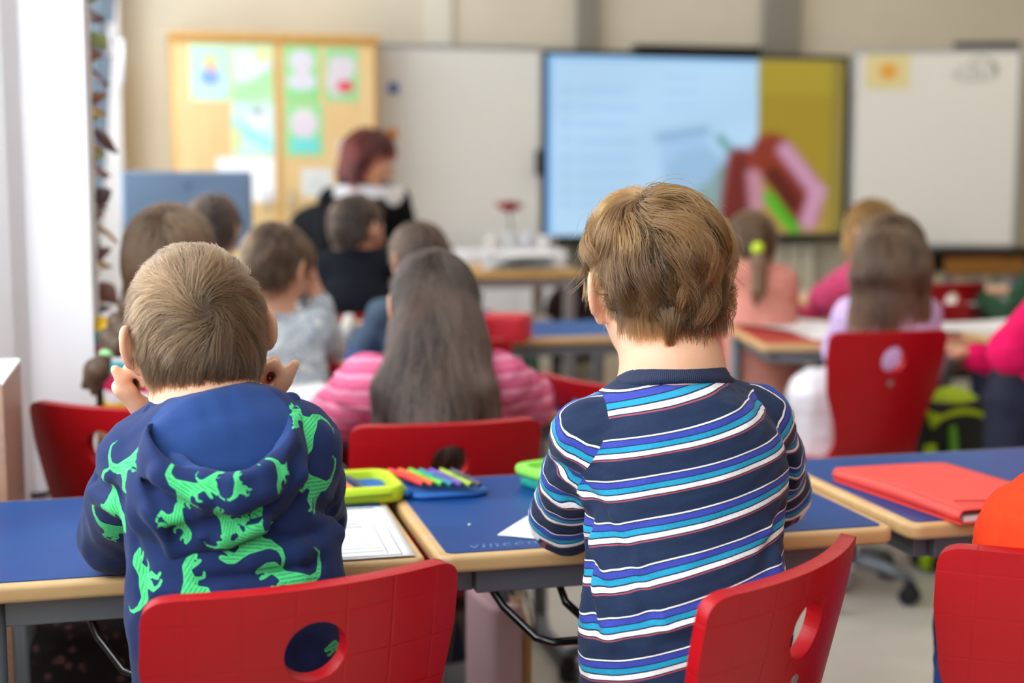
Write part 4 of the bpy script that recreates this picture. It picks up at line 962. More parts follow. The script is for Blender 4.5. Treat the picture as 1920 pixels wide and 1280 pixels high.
def body_vol(J, res, face=None, up=(0, 0, 1), hands=True, hand_kw=None, ear=1.0):
    lo, hi = bounds(J); lo[2] = max(lo[2], -.002); v = Vol(lo, hi, res); s = J['s']; f, r = J['f'], J['r']
    F = f if face is None else face
    add_head(v, J['H'], F, up, s, ear)
    Rh, Fh, Uh = basis(F, up)
    v.chain([J['neck']-V(0, 0, .03), J['neck'], J['H']-Uh*.055*s-Fh*.018*s], [.047*s, .043*s, .043*s], .025*s)
    v.cone(J['neck']-V(0, 0, .042), J['shL'], .034*s, .033*s, .03); v.cone(J['neck']-V(0, 0, .042), J['shR'], .034*s, .033*s, .03)
    v.chain([J['neck']-V(0, 0, .07), J['chest'], J['pel']], [.085*s, .095*s, .09*s], .03, '+', f, 1.4)
    for n, q in (('L', -1), ('R', 1)):
        v.chain([J['sh'+n], J['el'+n], J['wr'+n]], [.036*s, .029*s, .021*s], .012)
        v.chain([J['hip'+n], J['kn'+n], J['an'+n]], [.058*s, .045*s, .032*s], .02)
        v.cone(J['an'+n]-V(0, 0, .03), J['an'+n]+f*.09*s-V(0, 0, .045), .026, .022, .015)
        if hands:
            kw = dict(d=nrm(J['wr'+n]-J['el'+n]), n=V(0, 0, -1), curl=.35); kw.update((hand_kw or {}).get(n, {}))
            hd = J.get('hd'+n, J['wr'+n])
            # the thumb lies on the inner side: left hand palm down -> thumb to the right
            d = nrm(kw['d']); nn = kw['n']; l = np.cross(d, nrm(nn-d*(nn@d))); want = kw.pop('thumb_to', r*(-q))
            side = 1 if l@want > 0 else -1
            add_hand(v, J['wr'+n]+d*.015*s, d, nn, side, kw['curl'], s*kw.get('hs', 1.0), kw.get('thumb'))
    return v
def top_vol(J, res, fat=1.0, sleeve=1.0, hem=.02, wr=.85, fold=.0025, seed=1, deep=1.35, torso=(.098, .118, .118), cuff=.96, neckr=.05):
    lo, hi = bounds(J); v = Vol(lo, hi, res); s = J['s']; f, r = J['f'], J['r']; u = V(0, 0, 1)
    v.chain([J['neck']-u*.075*s, J['chest'], J['pel']+u*hem], [torso[0]*s*fat, torso[1]*s*fat, torso[2]*s*fat], .03, '+', f, deep)
    for n in 'LR':
        v.cone(J['neck']-u*.028*s, J['sh'+n], .046*s*fat, .049*s*fat, .03)
        w = J['el'+n]+(J['wr'+n]-J['el'+n])*cuff
        v.chain([J['sh'+n], J['el'+n], w], [.051*s*sleeve, .047*s*sleeve, .034*s*sleeve], .014)
    def fn(X, Y, Z):
        P = np.stack([X, Y, Z], 1); return fold*(wob(P, 55, seed)+.6*wob(P*V(1, 1, 2.2), 90, seed+1))
    v.disp(fn)
    nk = J['neck']; v.cone(nk-u*.03*s, nk+u*.1*s, neckr*.9*s, neckr*1.2*s, .006, '-')
    return v
def pants_vol(J, res, fat=1.0, seed=3, flare=1.0):
    lo, hi = bounds(J); lo[2] = max(lo[2], 0); v = Vol(lo, hi, res); s = J['s']; f = J['f']; u = V(0, 0, 1)
    v.cone(J['pel']+u*.05, J['pel']-u*.02, .098*s*fat, .105*s*fat, .03, '+', f, 1.25)
    for n in 'LR': v.chain([J['hip'+n], J['kn'+n], J['an'+n]+u*.03], [.072*s*fat, .060*s*fat, .048*s*fat*flare], .02)
    v.disp(lambda X, Y, Z: .0025*wob(np.stack([X, Y, Z], 1), 60, seed)); return v
def shoes(J, root, m):
    for n in 'LR':
        a = J['an'+n]; f = J['f']; v = Vol(a-V(.2, .2, .12), a+V(.2, .2, .1), .006)
        v.cone(V(a[0], a[1], .045)-f*.02, V(a[0], a[1], .036)+f*.10, .038, .033, .01); v.cone(V(a[0], a[1], .05), V(a[0], a[1], .085), .038, .04, .01)
        v.cut(lambda X, Y, Z: .004-Z); obj_from('shoe', v, m, root, 1)
def eyes(J, root, face, up=(0, 0, 1)):
    R, F, U = basis(face, up); s = J['s']
    for q in (-1, 1):
        c = J['H']+s*(R*q*.030+F*.0775+U*.003); m = MB()
        for rr, off, mm, nm in ((.0102, 0, mEye, 'eye'),):
            v = Vol(c-.02, c+.02, .002); v.ell(c, [rr*s]*3); o, _, _ = obj_from(nm, v, mm, root, 0)
            v = Vol(c-.02, c+.02, .0015); v.ell(c+F*.0078*s, [.0045*s]*3); i, _, _ = obj_from('iris', v, mIris, o, 0)
def person(name, label, J):
    return thing('person', label, 'person', (J['pel'][0], J['pel'][1], 0), 0, None)
def cap_hair(J, face, up, res, th=.012, line=None, extra=None, side=1.0, mgx=.09):
    """hair mass over the skull, trimmed at a hair line (head frame: f forward, u up)"""
    R, F, U = basis(face, up); s = J['s']; C = J['H']; B = np.array([R, F, U])
    lo = C-(.13+mgx)*s; hi = C+(.13+mgx*.6)*s; v = Vol(lo, hi, res)
    v.ell(C+s*(F*-.004+U*.014), s*V(.0715+th*side, .086+th, .080+th*1.1), B, .01)
    v.ell(C+s*(F*-.012-U*.035), s*V(.060+th*side, .066+th*.7, .062), B, .03*s)
    if extra: extra(v, lambda a, b, c: C+s*(R*a+F*b+U*c), B, s)
    ln = line or [(-.12, -.088), (-.05, -.082), (-.03, -.060), (-.012, -.005), (.03, .004), (.05, .03), (.075, .055), (.1, .07)]
    xs = np.array([l[0] for l in ln])*s; ys = np.array([l[1] for l in ln])*s
    def cutf(X, Y, Z):
        P = (X-C[0], Y-C[1], Z-C[2]); ff = P[0]*F[0]+P[1]*F[1]+P[2]*F[2]; uu = P[0]*U[0]+P[1]*U[1]+P[2]*U[2]
        return (np.interp(ff, xs, ys)-uu)*.75
    v.cut(cutf, .008*s); return v, (R, F, U)
# ------------------------------------------------------------------ the boy in stripes (near right)
def segdist(P, a, b, ax=None, sc=1.0):
    ab = b-a; Q = P-a
    if ax is not None: Q = Q+(sc-1)*(Q @ ax)[:, None]*ax; ab = ab+(sc-1)*(ab@ax)*ax
    t = np.clip(Q @ ab/(ab@ab), 0, 1); return np.linalg.norm(Q-t[:, None]*ab, axis=1), t
def az(a): a = math.radians(a); return V(math.sin(a), math.cos(a), 0)
U3 = V(0, 0, 1)
def boy_r():
    f = az(6); r = nrm(np.cross(f, U3)); J = dict(f=f, r=r, s=1.0)
    J['H'] = Pd(1231, 532, 1.80); J['neck'] = Pd(1262, 694, 1.765); J['chest'] = Pd(1283, 900, 1.735); J['pel'] = Pd(1276, 1470, 1.69)
    J['shL'] = Pd(1108, 818, 1.735); J['shR'] = Pd(1416, 792, 1.80)
    J['elL'] = Pd(1062, 968, 1.885); J['elR'] = Pd(1452, 922, 1.95)
    J['wrL'] = Pz(1190, 962, .697); J['wrR'] = Pz(1345, 928, .697)
    mid = Pd(1284, 1170, 1.705)
    for q, n in ((-1, 'L'), (1, 'R')):
        J['hip'+n] = J['pel']+q*r*.07-U3*.01; J['kn'+n] = J['hip'+n]+az(28)*.34+q*r*.01; J['an'+n] = V(*(J['kn'+n]-f*.03)[:2], .075)
    root = person('person', 'boy with tousled brown hair and navy striped long sleeved shirt, seen from behind', J)
    face = nrm(az(2)-U3*.10); up = nrm(U3+f*.12-r*.02)
    v = body_vol(J, .0034, face, up, True, dict(L=dict(n=-U3, d=nrm(r*.6+f*.7)), R=dict(n=-U3, d=nrm(-r*.6+f*.7))), ear=1.12)
    v.chain([J['neck']-U3*.05, J['neck']+U3*.01, J['H']-U3*.05-f*.012], [.058, .0515, .052], .03)
    obj_from('body', v, mSkin, root, 1)
    eyes(J, root, face, up)
    # shirt
    lo, hi = bounds(J, .12); v = Vol(lo, hi, .0032)
    T = [J['neck']-U3*.082, J['chest'], mid, J['pel']]; TR = [.090, .121, .122, .126]
    v.chain(T, TR, .03, '+', f, 1.45)
    for n in 'LR':
        v.cone(J['neck']-U3*.040, J['sh'+n], .045, .046, .035)
        w = J['el'+n]+(J['wr'+n]-J['el'+n])*.95
        v.chain([J['sh'+n], (J['sh'+n]+J['el'+n])/2-f*.006, J['el'+n], w], [.047, .047, .047, .036], .014)
    def px(x, y): return x, y
    def creases(rows, r0, depth_pad):
        for row in rows:
            pts = []
            for x, y in row:                    # find the cloth surface under that spot
                d = ray(x, y); ts = np.linspace(1.4, 2.1, 500); D = v.at(EYE+ts[:, None]*d); h = np.nonzero(D < 0)[0]
                if len(h): pts.append(EYE+d*(ts[h[0]]+depth_pad))
            if len(pts) > 1: v.chain(pts, [r0]*len(pts), .012, '-')
    def bulges(rows, r0, pad):
        for row in rows:
            pts = []
            for x, y in row:
                d = ray(x, y); ts = np.linspace(1.4, 2.1, 500); D = v.at(EYE+ts[:, None]*d); h = np.nonzero(D < 0)[0]
                if len(h): pts.append(EYE+d*(ts[h[0]]+pad))
            if len(pts) > 1: v.chain(pts, [r0]*len(pts), .014)
    v.disp(lambda X, Y, Z: .0016*wob(np.stack([X, Y, Z], 1), 38, 5)+.0011*wob(np.stack([X, Y, Z], 1)*V(1, 1, 1.8), 80, 6))
    bulges([[(1150, 975), (1190, 1060), (1240, 1180)], [(1110, 1000), (1130, 1090), (1150, 1200)], [(1440, 1000), (1455, 1090), (1420, 1150)], [(1240, 1200), (1320, 1180), (1420, 1120)]], .010, .005)
    creases([[(1120, 950), (1165, 1040), (1215, 1150), (1235, 1200)], [(1100, 960), (1098, 1060), (1110, 1180)], [(1470, 960), (1440, 1040)], [(1110, 940), (1085, 905), (1050, 880), (1030, 872)], [(1100, 975), (1070, 945), (1035, 925)], [(1100, 1020), (1120, 1100), (1135, 1160)], [(1480, 850), (1478, 930)], [(1240, 1210), (1300, 1195), (1400, 1150)]], .007, -.0035)
    nk = J['neck']; v.cone(nk-U3*.05, nk+U3*.1, .040, .062, .004, '-')
    o, Vv, F = obj_from('shirt', v, None, root, 1)
    # stripes follow the cloth: height on the trunk, arm length on the sleeves
    L0 = np.min([segdist(Vv, T[i], T[i+1], f, 1.45)[0]-.5*(TR[i]+TR[i+1]) for i in range(3)], axis=0)
    x = (Vv-J['chest']) @ r
    low = np.clip((J['chest'][2]-.05-Vv[:, 2])/.15, 0, 1)
    c = Vv[:, 2]-.235*x+low*(.060*np.clip(.085-np.abs(x+.045), 0, .085)-.002)+.002*wob(Vv, 14, 9)+low*.10*np.clip(-(x+.045), 0, .1)
    ca = c.copy(); mk = np.full(len(c), -.02)
    for n, q in (('L', -1), ('R', 1)):
        sh, el, wr = J['sh'+n], J['el'+n], J['wr'+n]
        d1, t1 = segdist(Vv, sh, el); d2, t2 = segdist(Vv, el, wr); l1 = np.linalg.norm(el-sh); l2 = np.linalg.norm(wr-el)
        da = np.minimum(d1-.050, d2-.043); s_ = np.where(d1-.05 < d2-.043, t1*l1, l1+t2*l2)
        over = ((Vv-sh) @ r)*q
        m = (da < L0-.004) & (over > -.012)
        base = sh[2]-.235*((sh-J['chest']) @ r)+.012; ad = nrm(el-sh); un = (Vv-sh) @ ad
        s_ = np.where(d1-.05 < d2-.043, np.minimum(un, l1), s_)
        ca = np.where(over > -.10, base-s_*.95+.28*q*(((Vv-sh) @ r)-((el-sh) @ r)*np.clip(s_/l1, 0, 1))+.003*wob(Vv, 30, 4), ca); mk = np.where(over > -.10, np.minimum((L0-.004-da), over+.012), mk)
    E_ = Vv-EYE; zc_ = E_ @ FW; dpx = np.hypot(960+FPX*(E_ @ RT)/zc_-1278, 640-FPX*(E_ @ UPV)/zc_-881)+1e3*(zc_ > J['chest'] @ FW-EYE @ FW); c0 = c[dpx.argmin()]
    fattr(o, 'stripe', c-c0); fattr(o, 'stripe_arm', ca-c0); fattr(o, 'sleeve', np.clip(mk, -.01, .01))
    m_, N, L, b = nodes_of('striped_jersey'); b.inputs['Roughness'].default_value = .85; b.inputs['Specular IOR Level'].default_value = .2
    b.inputs['Sheen Weight'].default_value = .06
    a = N.new('ShaderNodeAttribute'); a.attribute_name = 'stripe'
    mt = N.new('ShaderNodeMath'); mt.operation = 'MULTIPLY_ADD'; mt.inputs[1].default_value = -1/.0472; mt.inputs[2].default_value = 20.0+STRIPE0
    fr = N.new('ShaderNodeMath'); fr.operation = 'FRACT'; a2 = N.new('ShaderNodeAttribute'); a2.attribute_name = 'stripe_arm'; a3 = N.new('ShaderNodeAttribute'); a3.attribute_name = 'sleeve'; gt = N.new('ShaderNodeMath'); gt.operation = 'GREATER_THAN'; gt.inputs[1].default_value = 0; L.new(a3.outputs['Fac'], gt.inputs[0]); mf = N.new('ShaderNodeMix'); mf.data_type = 'FLOAT'; L.new(gt.outputs[0], mf.inputs['Factor']); L.new(a.outputs['Fac'], mf.inputs['A']); L.new(a2.outputs['Fac'], mf.inputs['B']); L.new(mf.outputs['Result'], mt.inputs[0]); L.new(mt.outputs[0], fr.inputs[0])
    cr = N.new('ShaderNodeValToRGB'); cr.color_ramp.interpolation = 'CONSTANT'; e = cr.color_ramp.elements
    nv, wh, pu, tq, rd = '1d2c48', 'e6e4e2', '3a45a0', '2391b4', '9a4a56'
    st = [(0, wh), (.032, nv), (.055, pu), (.185, nv), (.21, tq), (.33, nv), (.36, wh), (.47, nv), (.50, rd), (.53, nv)]
    e[0].position = 0; e[0].color = (*lin(wh), 1); e[1].position = .999; e[1].color = (*lin(nv), 1)
    for p_, c_ in st[1:]: q_ = e.new(p_); q_.color = (*lin(c_), 1)
    L.new(fr.outputs[0], cr.inputs[0])
    tc = N.new('ShaderNodeTexCoord'); no = N.new('ShaderNodeTexNoise'); no.inputs['Scale'].default_value = 260; L.new(tc.outputs['Object'], no.inputs['Vector'])
    mr = N.new('ShaderNodeMapRange'); mr.inputs['To Min'].default_value = .8; mr.inputs['To Max'].default_value = 1.2; L.new(no.outputs['Fac'], mr.inputs['Value'])
    vm = N.new('ShaderNodeVectorMath'); vm.operation = 'SCALE'; L.new(cr.outputs[0], vm.inputs[0]); L.new(mr.outputs[0], vm.inputs['Scale']); L.new(vm.outputs[0], b.inputs['Base Color'])
    bp = N.new('ShaderNodeBump'); bp.inputs['Strength'].default_value = .12; bp.inputs['Distance'].default_value = .001; L.new(no.outputs['Fac'], bp.inputs['Height']); L.new(bp.outputs[0], b.inputs['Normal'])
    o.data.materials.append(m_)
    # ribbed collar
    cv = Vol(nk-.14, nk+.14, .0026); pts = []
    for k in range(73):
        t = 2*PI*k/72; pts.append(nk-U3*.003+r*.0605*math.cos(t)+f*(.055*math.sin(t)+.002)-U3*(.016*math.sin(t)))
    cv.chain(pts, [.0065]*73, .0006); cv.chain([p-U3*.008+nrm(p-nk)*.004 for p in pts], [.007]*73, .0006); cv.chain([p-U3*.016+nrm(p-nk)*.009 for p in pts], [.007]*73, .0006)
    o, Vc, Fc = obj_from('collar', cv, None, root, 1)
    ang = np.arctan2((Vc-nk) @ f, (Vc-nk) @ r); fattr(o, 'rib', ang*170)
    mc, N, L, b = nodes_of('navy_rib_knit'); b.inputs['Base Color'].default_value = (*lin('1b2743'), 1); b.inputs['Roughness'].default_value = .85
    a = N.new('ShaderNodeAttribute'); a.attribute_name = 'rib'; sn = N.new('ShaderNodeMath'); sn.operation = 'SINE'; L.new(a.outputs['Fac'], sn.inputs[0])
    bp = N.new('ShaderNodeBump'); bp.inputs['Strength'].default_value = .35; bp.inputs['Distance'].default_value = .0008; L.new(sn.outputs[0], bp.inputs['Height']); L.new(bp.outputs[0], b.inputs['Normal']); o.data.materials.append(mc)
    obj_from('trousers', pants_vol(J, .006), mat('blue_denim', '1f3560', .85, noise=.15, nscale=60), root, 1)
    shoes(J, root, mat('dark_shoe', '20242c', .6))
    # tousled hair
    rng = np.random.default_rng(5)
    def extra(v, at, B, s):
        v.ell(at(0, -.012, .030), V(.078, .094, .079), B, .02); v.ell(at(-.020, -.03, .058), V(.058, .062, .052), B, .02); v.ell(at(.018, -.02, .045), V(.052, .07, .055), B, .02)
        v.ell(at(0, -.026, -.022), V(.073, .072, .060), B, .02)

    line = [(-.12, -.112), (-.078, -.108), (-.06, -.080), (-.040, -.055), (-.024, -.004), (.02, .008), (.05, .025), (.075, .05), (.1, .06)]
    hv_, (R, Fh, Uh) = cap_hair(J, face, up, .0032, .014, line, extra)
    def nape(X, Y, Z):                          # the nape edge rises away from the hanging lock
        P = np.stack([X-J['H'][0], Y-J['H'][1], Z-J['H'][2]], -1); a_ = P @ R; u_ = P @ Uh; f_ = P @ Fh
        edge = -.052-.058*np.exp(-((a_-.018)/.014)**2)+.25*np.clip(np.abs(a_)-.03, 0, 1)
        return np.where(f_ < -.01, (edge-u_)*.7, -1.0)
    hv_.cut(nape, .006)
    hv_.D += .0045; cap, Vh, Fh_ = obj_from('hair', hv_, capmat('brown_hair_base', '3a2718'), root, 1); hv_.D -= .0045
    who = J['H']+R*-.026+Fh*-.050+Uh*.098
    roots = surface_samples(Vh, Fh_, 17000, rng, lambda P: 1.0*(((P-J['H']) @ Uh > -.085)))
    ci, cc = clumps(roots, 150, rng); ph = rng.uniform(0, 6.28, len(cc)); amp = rng.uniform(.25, 1.0, len(cc)); up_l = rng.uniform(-.006, .015, len(cc)); tn = rng.uniform(0, 1, len(cc))
    jit = rng.normal(size=(len(roots), 3))*.07; tw = rng.normal(size=len(cc))*.40
    def field(p, n, t):
        d = p-who; dist = np.linalg.norm(d, axis=1)[:, None]; d = d/(dist+1e-6)
        sw = np.cross(n, d); g = -Uh*1.0
        side = ((p-who) @ R)[:, None]
        w = np.clip((dist-.03)/.07, 0, 1)
        out = d*(1.1-.7*w)+sw*(.55*(1-w))+g*(.1+.95*w)+R*.55*(1-w*.75)*np.where(side > -.01, 1, -.2)+jit
        wv = (np.sin(ph[ci]+t*4.2)*amp[ci]*.85+tw[ci]*.55)[:, None]
        pull = (cc[ci]-roots)*14.0*t                                        # strands of a lock run together
        return out+np.cross(n, out)*wv+pull
    T_ = 15; hgt = (roots-J['H']) @ Uh
    lens = (.058+.050*np.clip(hgt/.09, 0, 1))*rng.uniform(.75, 1.15, len(roots))*rng.uniform(.85, 1.15, len(cc))[ci]
    back_low = hgt < -.03; lens = np.where(back_low, .022+.014*rng.random(len(roots)), lens); lens = np.where((hgt >= -.03) & (hgt < .02), np.minimum(lens, .045), lens)
    sd = (np.abs((roots-J['H']) @ R) > .052) & ((roots-J['H']) @ Fh > -.055); lens = np.where(sd, np.clip(hgt+.012, .012, lens), lens)
    dep = rng.uniform(-.006, .001, len(roots))
    P = march(hv_, roots, field, lens, T_, dep, rng, lambda t: up_l[ci]*math.sin(PI*min(t*1.15, 1)))
    R_ = .00026*np.array([1.0]*9+[.95, .9, .8, .65, .45, .2])
    mh = hairmat('tousled_brown_hair', '170b04', '7c5429', .27, .22)
    tint = np.clip(.02+.62*tn[ci]**1.6+.09*rng.normal(size=len(roots))+.10*np.clip(hgt/.1, -1, 1), 0, 1)
    strands('hair_strands', cap, mh, P, R_, tint)
    # the longer lock that hangs at the nape
    nT = 420; ts = np.linspace(1.5, 2.1, 900); L_ = []
    for i in range(nT):
        x0, y0 = 1262+rng.normal()*15, 588+rng.uniform(-14, 10); d = ray(x0, y0); D = hv_.at(EYE+ts[:, None]*d); h = np.nonzero(D < 0)[0]
        if not len(h): continue
        z0 = ts[h[0]]-.001-.004*rng.random(); g_ = rng.uniform(.75, 1.05); x1 = 1250+rng.normal()*4.5; y1 = 600+52*g_; q = np.linspace(0, 1, T_)
        xs = x0+(x1-x0)*q**.75+5*np.sin(q*2.6); ys_ = y0+(y1-y0)*q; L_.append([Pd(a, b, z0-.010*math.sin(PI*c*.8)+.018*c) for a, b, c in zip(xs, ys_, q)])
    strands('hanging_lock', cap, mh, np.array(L_), R_, np.clip(.12+.25*rng.random(len(L_)), 0, 1))
    # flyaway hairs
    hi_ = np.nonzero(hgt > 0)[0]; k = rng.choice(hi_, 260, replace=False); Q = P[k].copy(); gg = hv_.grad(Q[:, 0]); gg /= np.linalg.norm(gg, axis=1)[:, None]
    tt = np.linspace(0, 1, T_)[None, :, None]; Q += gg[:, None]*tt**1.5*rng.uniform(.004, .028, (len(k), 1, 1))+rng.normal(size=(len(k), 1, 3))*.006*tt
    strands('flyaway_hairs', cap, mh, Q, R_*.6, tint[k]+.15)
    return J
# ------------------------------------------------------------------ the boy in the dinosaur hoodie (near left)
def dino2d(x, y):
    d = np.full(x.shape, 9.0)
    def ch(pts):
        nonlocal d
        for (x0, y0, r0), (x1, y1, r1) in zip(pts[:-1], pts[1:]):
            t = np.clip(((x-x0)*(x1-x0)+(y-y0)*(y1-y0))/((x1-x0)**2+(y1-y0)**2), 0, 1)
            d = np.minimum(d, np.hypot(x-x0-t*(x1-x0), y-y0-t*(y1-y0))-.84*(r0+t*(r1-r0)))
    ch([(-.36, .42, .012), (-.46, .34, .022), (-.47, .18, .034), (-.40, .04, .05), (-.24, -.03, .085), (-.05, 0, .13), (.1, .06, .12), (.2, .17, .08), (.27, .24, .07), (.36, .25, .062), (.46, .21, .045)])
    ch([(.28, .18, .04), (.40, .12, .03), (.44, .11, .025)])
    ch([(-.06, -.05, .11), (-.02, -.2, .07), (-.10, -.32, .036), (-.03, -.38, .028), (.05, -.39, .025)])
    ch([(.04, -.04, .09), (.13, -.18, .055), (.08, -.31, .033), (.16, -.35, .026)])
    ch([(.18, .03, .035), (.27, -.05, .026), (.33, -.02, .022)])
    return d
def boy_l():
    f = az(-2); r = nrm(np.cross(f, U3)); J = dict(f=f, r=r, s=1.0)
    J['H'] = Pd(369, 618, 1.70); J['neck'] = Pd(388, 752, 1.685); J['chest'] = Pd(425, 905, 1.665); J['pel'] = Pd(452, 1440, 1.66)
    J['shL'] = Pd(268, 868, 1.675); J['shR'] = Pd(556, 838, 1.685)
    J['elL'] = Pd(222, 1000, 1.84); J['elR'] = Pd(575, 975, 1.86)
    J['wrL'] = Pd(292, 790, 1.785); J['wrR'] = Pd(474, 782, 1.785)
    mid = Pd(446, 1120, 1.655)
    for q, n in ((-1, 'L'), (1, 'R')):
        J['hip'+n] = J['pel']+q*r*.07-U3*.01; J['kn'+n] = J['hip'+n]+az(8)*.33+q*r*.0; J['an'+n] = V(*(J['kn'+n]-f*.03)[:2], .075)
    root = person('person', 'boy with short ash brown hair in a navy hoodie with green dinosaurs, seen from behind', J)
    up = nrm(U3-r*.09+f*.02); face = nrm(az(-9)+U3*.03)
    hk = dict(L=dict(d=nrm(-r*.66+U3*.70), n=nrm(r*.72+U3*.62), curl=[1.15, 1.25, 1.3, 1.35], thumb_to=-f, thumb=nrm(U3*.85-r*.42-f*.15), hs=.92),
              R=dict(d=nrm(r*.60+U3*.72), n=nrm(-r*.78+U3*.55), curl=[1.15, 1.25, 1.3, 1.35], thumb_to=-f, thumb=nrm(U3*.80+r*.55-f*.15), hs=.92))
    v = body_vol(J, .0031, face, up, True, hk, ear=1.0)
    v.chain([J['neck']-U3*.05, J['neck'], J['H']-U3*.05-f*.010], [.056, .049, .052], .03)
    obj_from('body', v, mSkin, root, 1); eyes(J, root, face, up)
    lo, hi = bounds(J, .12); v = Vol(lo, hi, .0032)
    T = [J['neck']-U3*.075, J['chest'], mid, J['pel']]; TR = [.098, .116, .119, .124]
    v.chain(T, TR, .03, '+', f, 1.4)
    for n in 'LR':
        v.cone(J['neck']-U3*.045, J['sh'+n], .043, .047, .035)
        w = J['el'+n]+(J['wr'+n]-J['el'+n])*.72
        v.chain([J['sh'+n], (J['sh'+n]+J['el'+n])/2-f*.008, J['el'+n], w], [.049, .051, .049, .036], .014)
    v.disp(lambda X, Y, Z: .0020*wob(np.stack([X, Y, Z], 1), 34, 15)+.0010*wob(np.stack([X, Y, Z], 1)*V(1, 1, 1.8), 75, 16))
    def surf(vol, x, y, pad=0):
        d = ray(x, y); ts = np.linspace(1.35, 2.1, 600); D = vol.at(EYE+ts[:, None]*d); h = np.nonzero(D < 0)[0]
        return EYE+d*(ts[h[0]]+pad) if len(h) else None
    def rows(vol, R_, rad, pad, mode, k=.012):
        for row in R_:
            pts = [q for q in (surf(vol, x, y, pad) for x, y in row) if q is not None]
            if len(pts) > 1: vol.chain(pts, [rad]*len(pts), k, mode)
    rows(v, [[(640, 985), (590, 1010), (520, 1020)], [(175, 900), (215, 925), (235, 960)], [(250, 1020), (262, 1070), (268, 1120)], [(170, 870), (200, 880)], [(628, 960), (600, 950)], [(600, 1050), (500, 1080), (380, 1090)]], .007, -.003, '-')
    rows(v, [[(630, 1000), (560, 1035), (480, 1045)], [(180, 925), (220, 950)], [(300, 1110), (420, 1120), (560, 1090)]], .011, .006, '+')
    nk = J['neck']; v.cone(nk-U3*.05, nk+U3*.1, .044, .06, .004, '-')
    hoodie, Vv, F = obj_from('hoodie', v, None, root, 1)
    # hood lying on the back
    Hc = Pd(412, 845, 1.615); hv = Vol(Hc-V(.16, .14, .19), Hc+V(.16, .14, .15), .0028); B = np.array([r, f, U3])
    hv.ell(Hc-U3*.012-f*.012, V(.092, .070, .094), B, .01)
    hv.ell(Pd(372, 950, 1.605), V(.080, .030, .045), B, .03); hv.cone(Pd(360, 960, 1.60), Pd(322, 1040, 1.592), .030, .012, .025)
    hv.cone(Pd(520, 850, 1.63), Pd(430, 985, 1.605), .026, .024, .03); hv.cone(Pd(275, 850, 1.64), Pd(300, 960, 1.61), .024, .022, .03)
    for row, rad in (([(262, 800), (300, 890), (380, 935), (455, 940), (525, 890), (560, 800)], .012), ([(245, 880), (290, 960), (380, 990), (470, 975), (560, 890)], .011), ([(300, 985), (330, 1030), (420, 1010), (490, 985)], .009)):
        pts = [q for q in (surf(hv, x, y, .002) for x, y in row) if q is not None]
        if len(pts) > 1: hv.chain(pts, [rad]*len(pts), .012)
    rows(hv, [[(255, 850), (300, 935), (400, 962), (500, 945), (560, 850)], [(330, 1000), (400, 985), (470, 965)]], .007, -.002, '-')
    hv.disp(lambda X, Y, Z: .0013*wob(np.stack([X, Y, Z], 1), 60, 25))
    # opening: a tilted rim, lower at the back
    a_ = Pd(415, 760, 1.665); b_ = Pd(428, 893, 1.545); e1 = nrm(a_-b_); pn = nrm(np.cross(e1, r)); pn = pn if pn[2] > 0 else -pn
    def plane(X, Y, Z):
        x = (X-Hc[0])*r[0]+(Y-Hc[1])*r[1]
        return (X-b_[0])*pn[0]+(Y-b_[1])*pn[1]+(Z-b_[2])*pn[2]-.22*np.clip(np.abs(x)-.025, 0, 1)-9*np.clip(np.abs(x)-.05, 0, 1)**2
    hv.cut(plane, .006)
    ci_ = Hc+U3*.016-f*.010; cr_ = V(.078, .060, .086)
    hv.ell(ci_, cr_, B, .006, '-')
    hv.cone(nk-U3*.09, nk+U3*.12, .046, .054, .006, '-')
    rim = [Pd(*q) for q in ((287, 752, 1.675), (283, 775, 1.655), (300, 822, 1.615), (338, 872, 1.57), (388, 898, 1.545), (440, 904, 1.54), (494, 884, 1.555), (532, 842, 1.60), (551, 790, 1.64), (547, 752, 1.67), (520, 742, 1.685))]
    hv.chain(rim, [.006]+[.0085]*9+[.006], .010); hv.chain([p-U3*.020+f*.004 for p in rim[1:-1]], [.013]*9, .014)
    hood, Vh, Fh = obj_from('hood', hv, None, root, 1)
    q_ = (Vh-ci_) @ B.T; lining = np.clip((1.06-np.sqrt(((q_/cr_)**2).sum(1)))*25, 0, 1)
    q_ = (Vv-ci_) @ B.T; lin_b = np.clip((1.12-np.sqrt(((q_/cr_)**2).sum(1)))*25, 0, 1)
    # printed dinosaurs, wrapped on the cloth
    dinos = [(230, 868, 12, 1, .082), (202, 945, -62, 1, .085), (208, 1000, -35, 1, .075), (342, 912, -32, 1, .070), (330, 985, -100, 1, .062), (430, 980, 80, 1, .060), (478, 1012, 172, 1, .080), (600, 912, -4, -1, .085), (585, 795, -150, 1, .075), (560, 1085, 0, -1, .09), (395, 890, 15, 1, .035), (532, 878, 100, -1, .05), (455, 915, 60, 1, .040), (350, 1105, 60, 1, .085), (268, 1085, 95, 1, .08), (298, 800, 110, 1, .06), (650, 1225, 0, -1, .085), (440, 1190, 45, 1, .085), (545, 770, 120, 1, .06)]
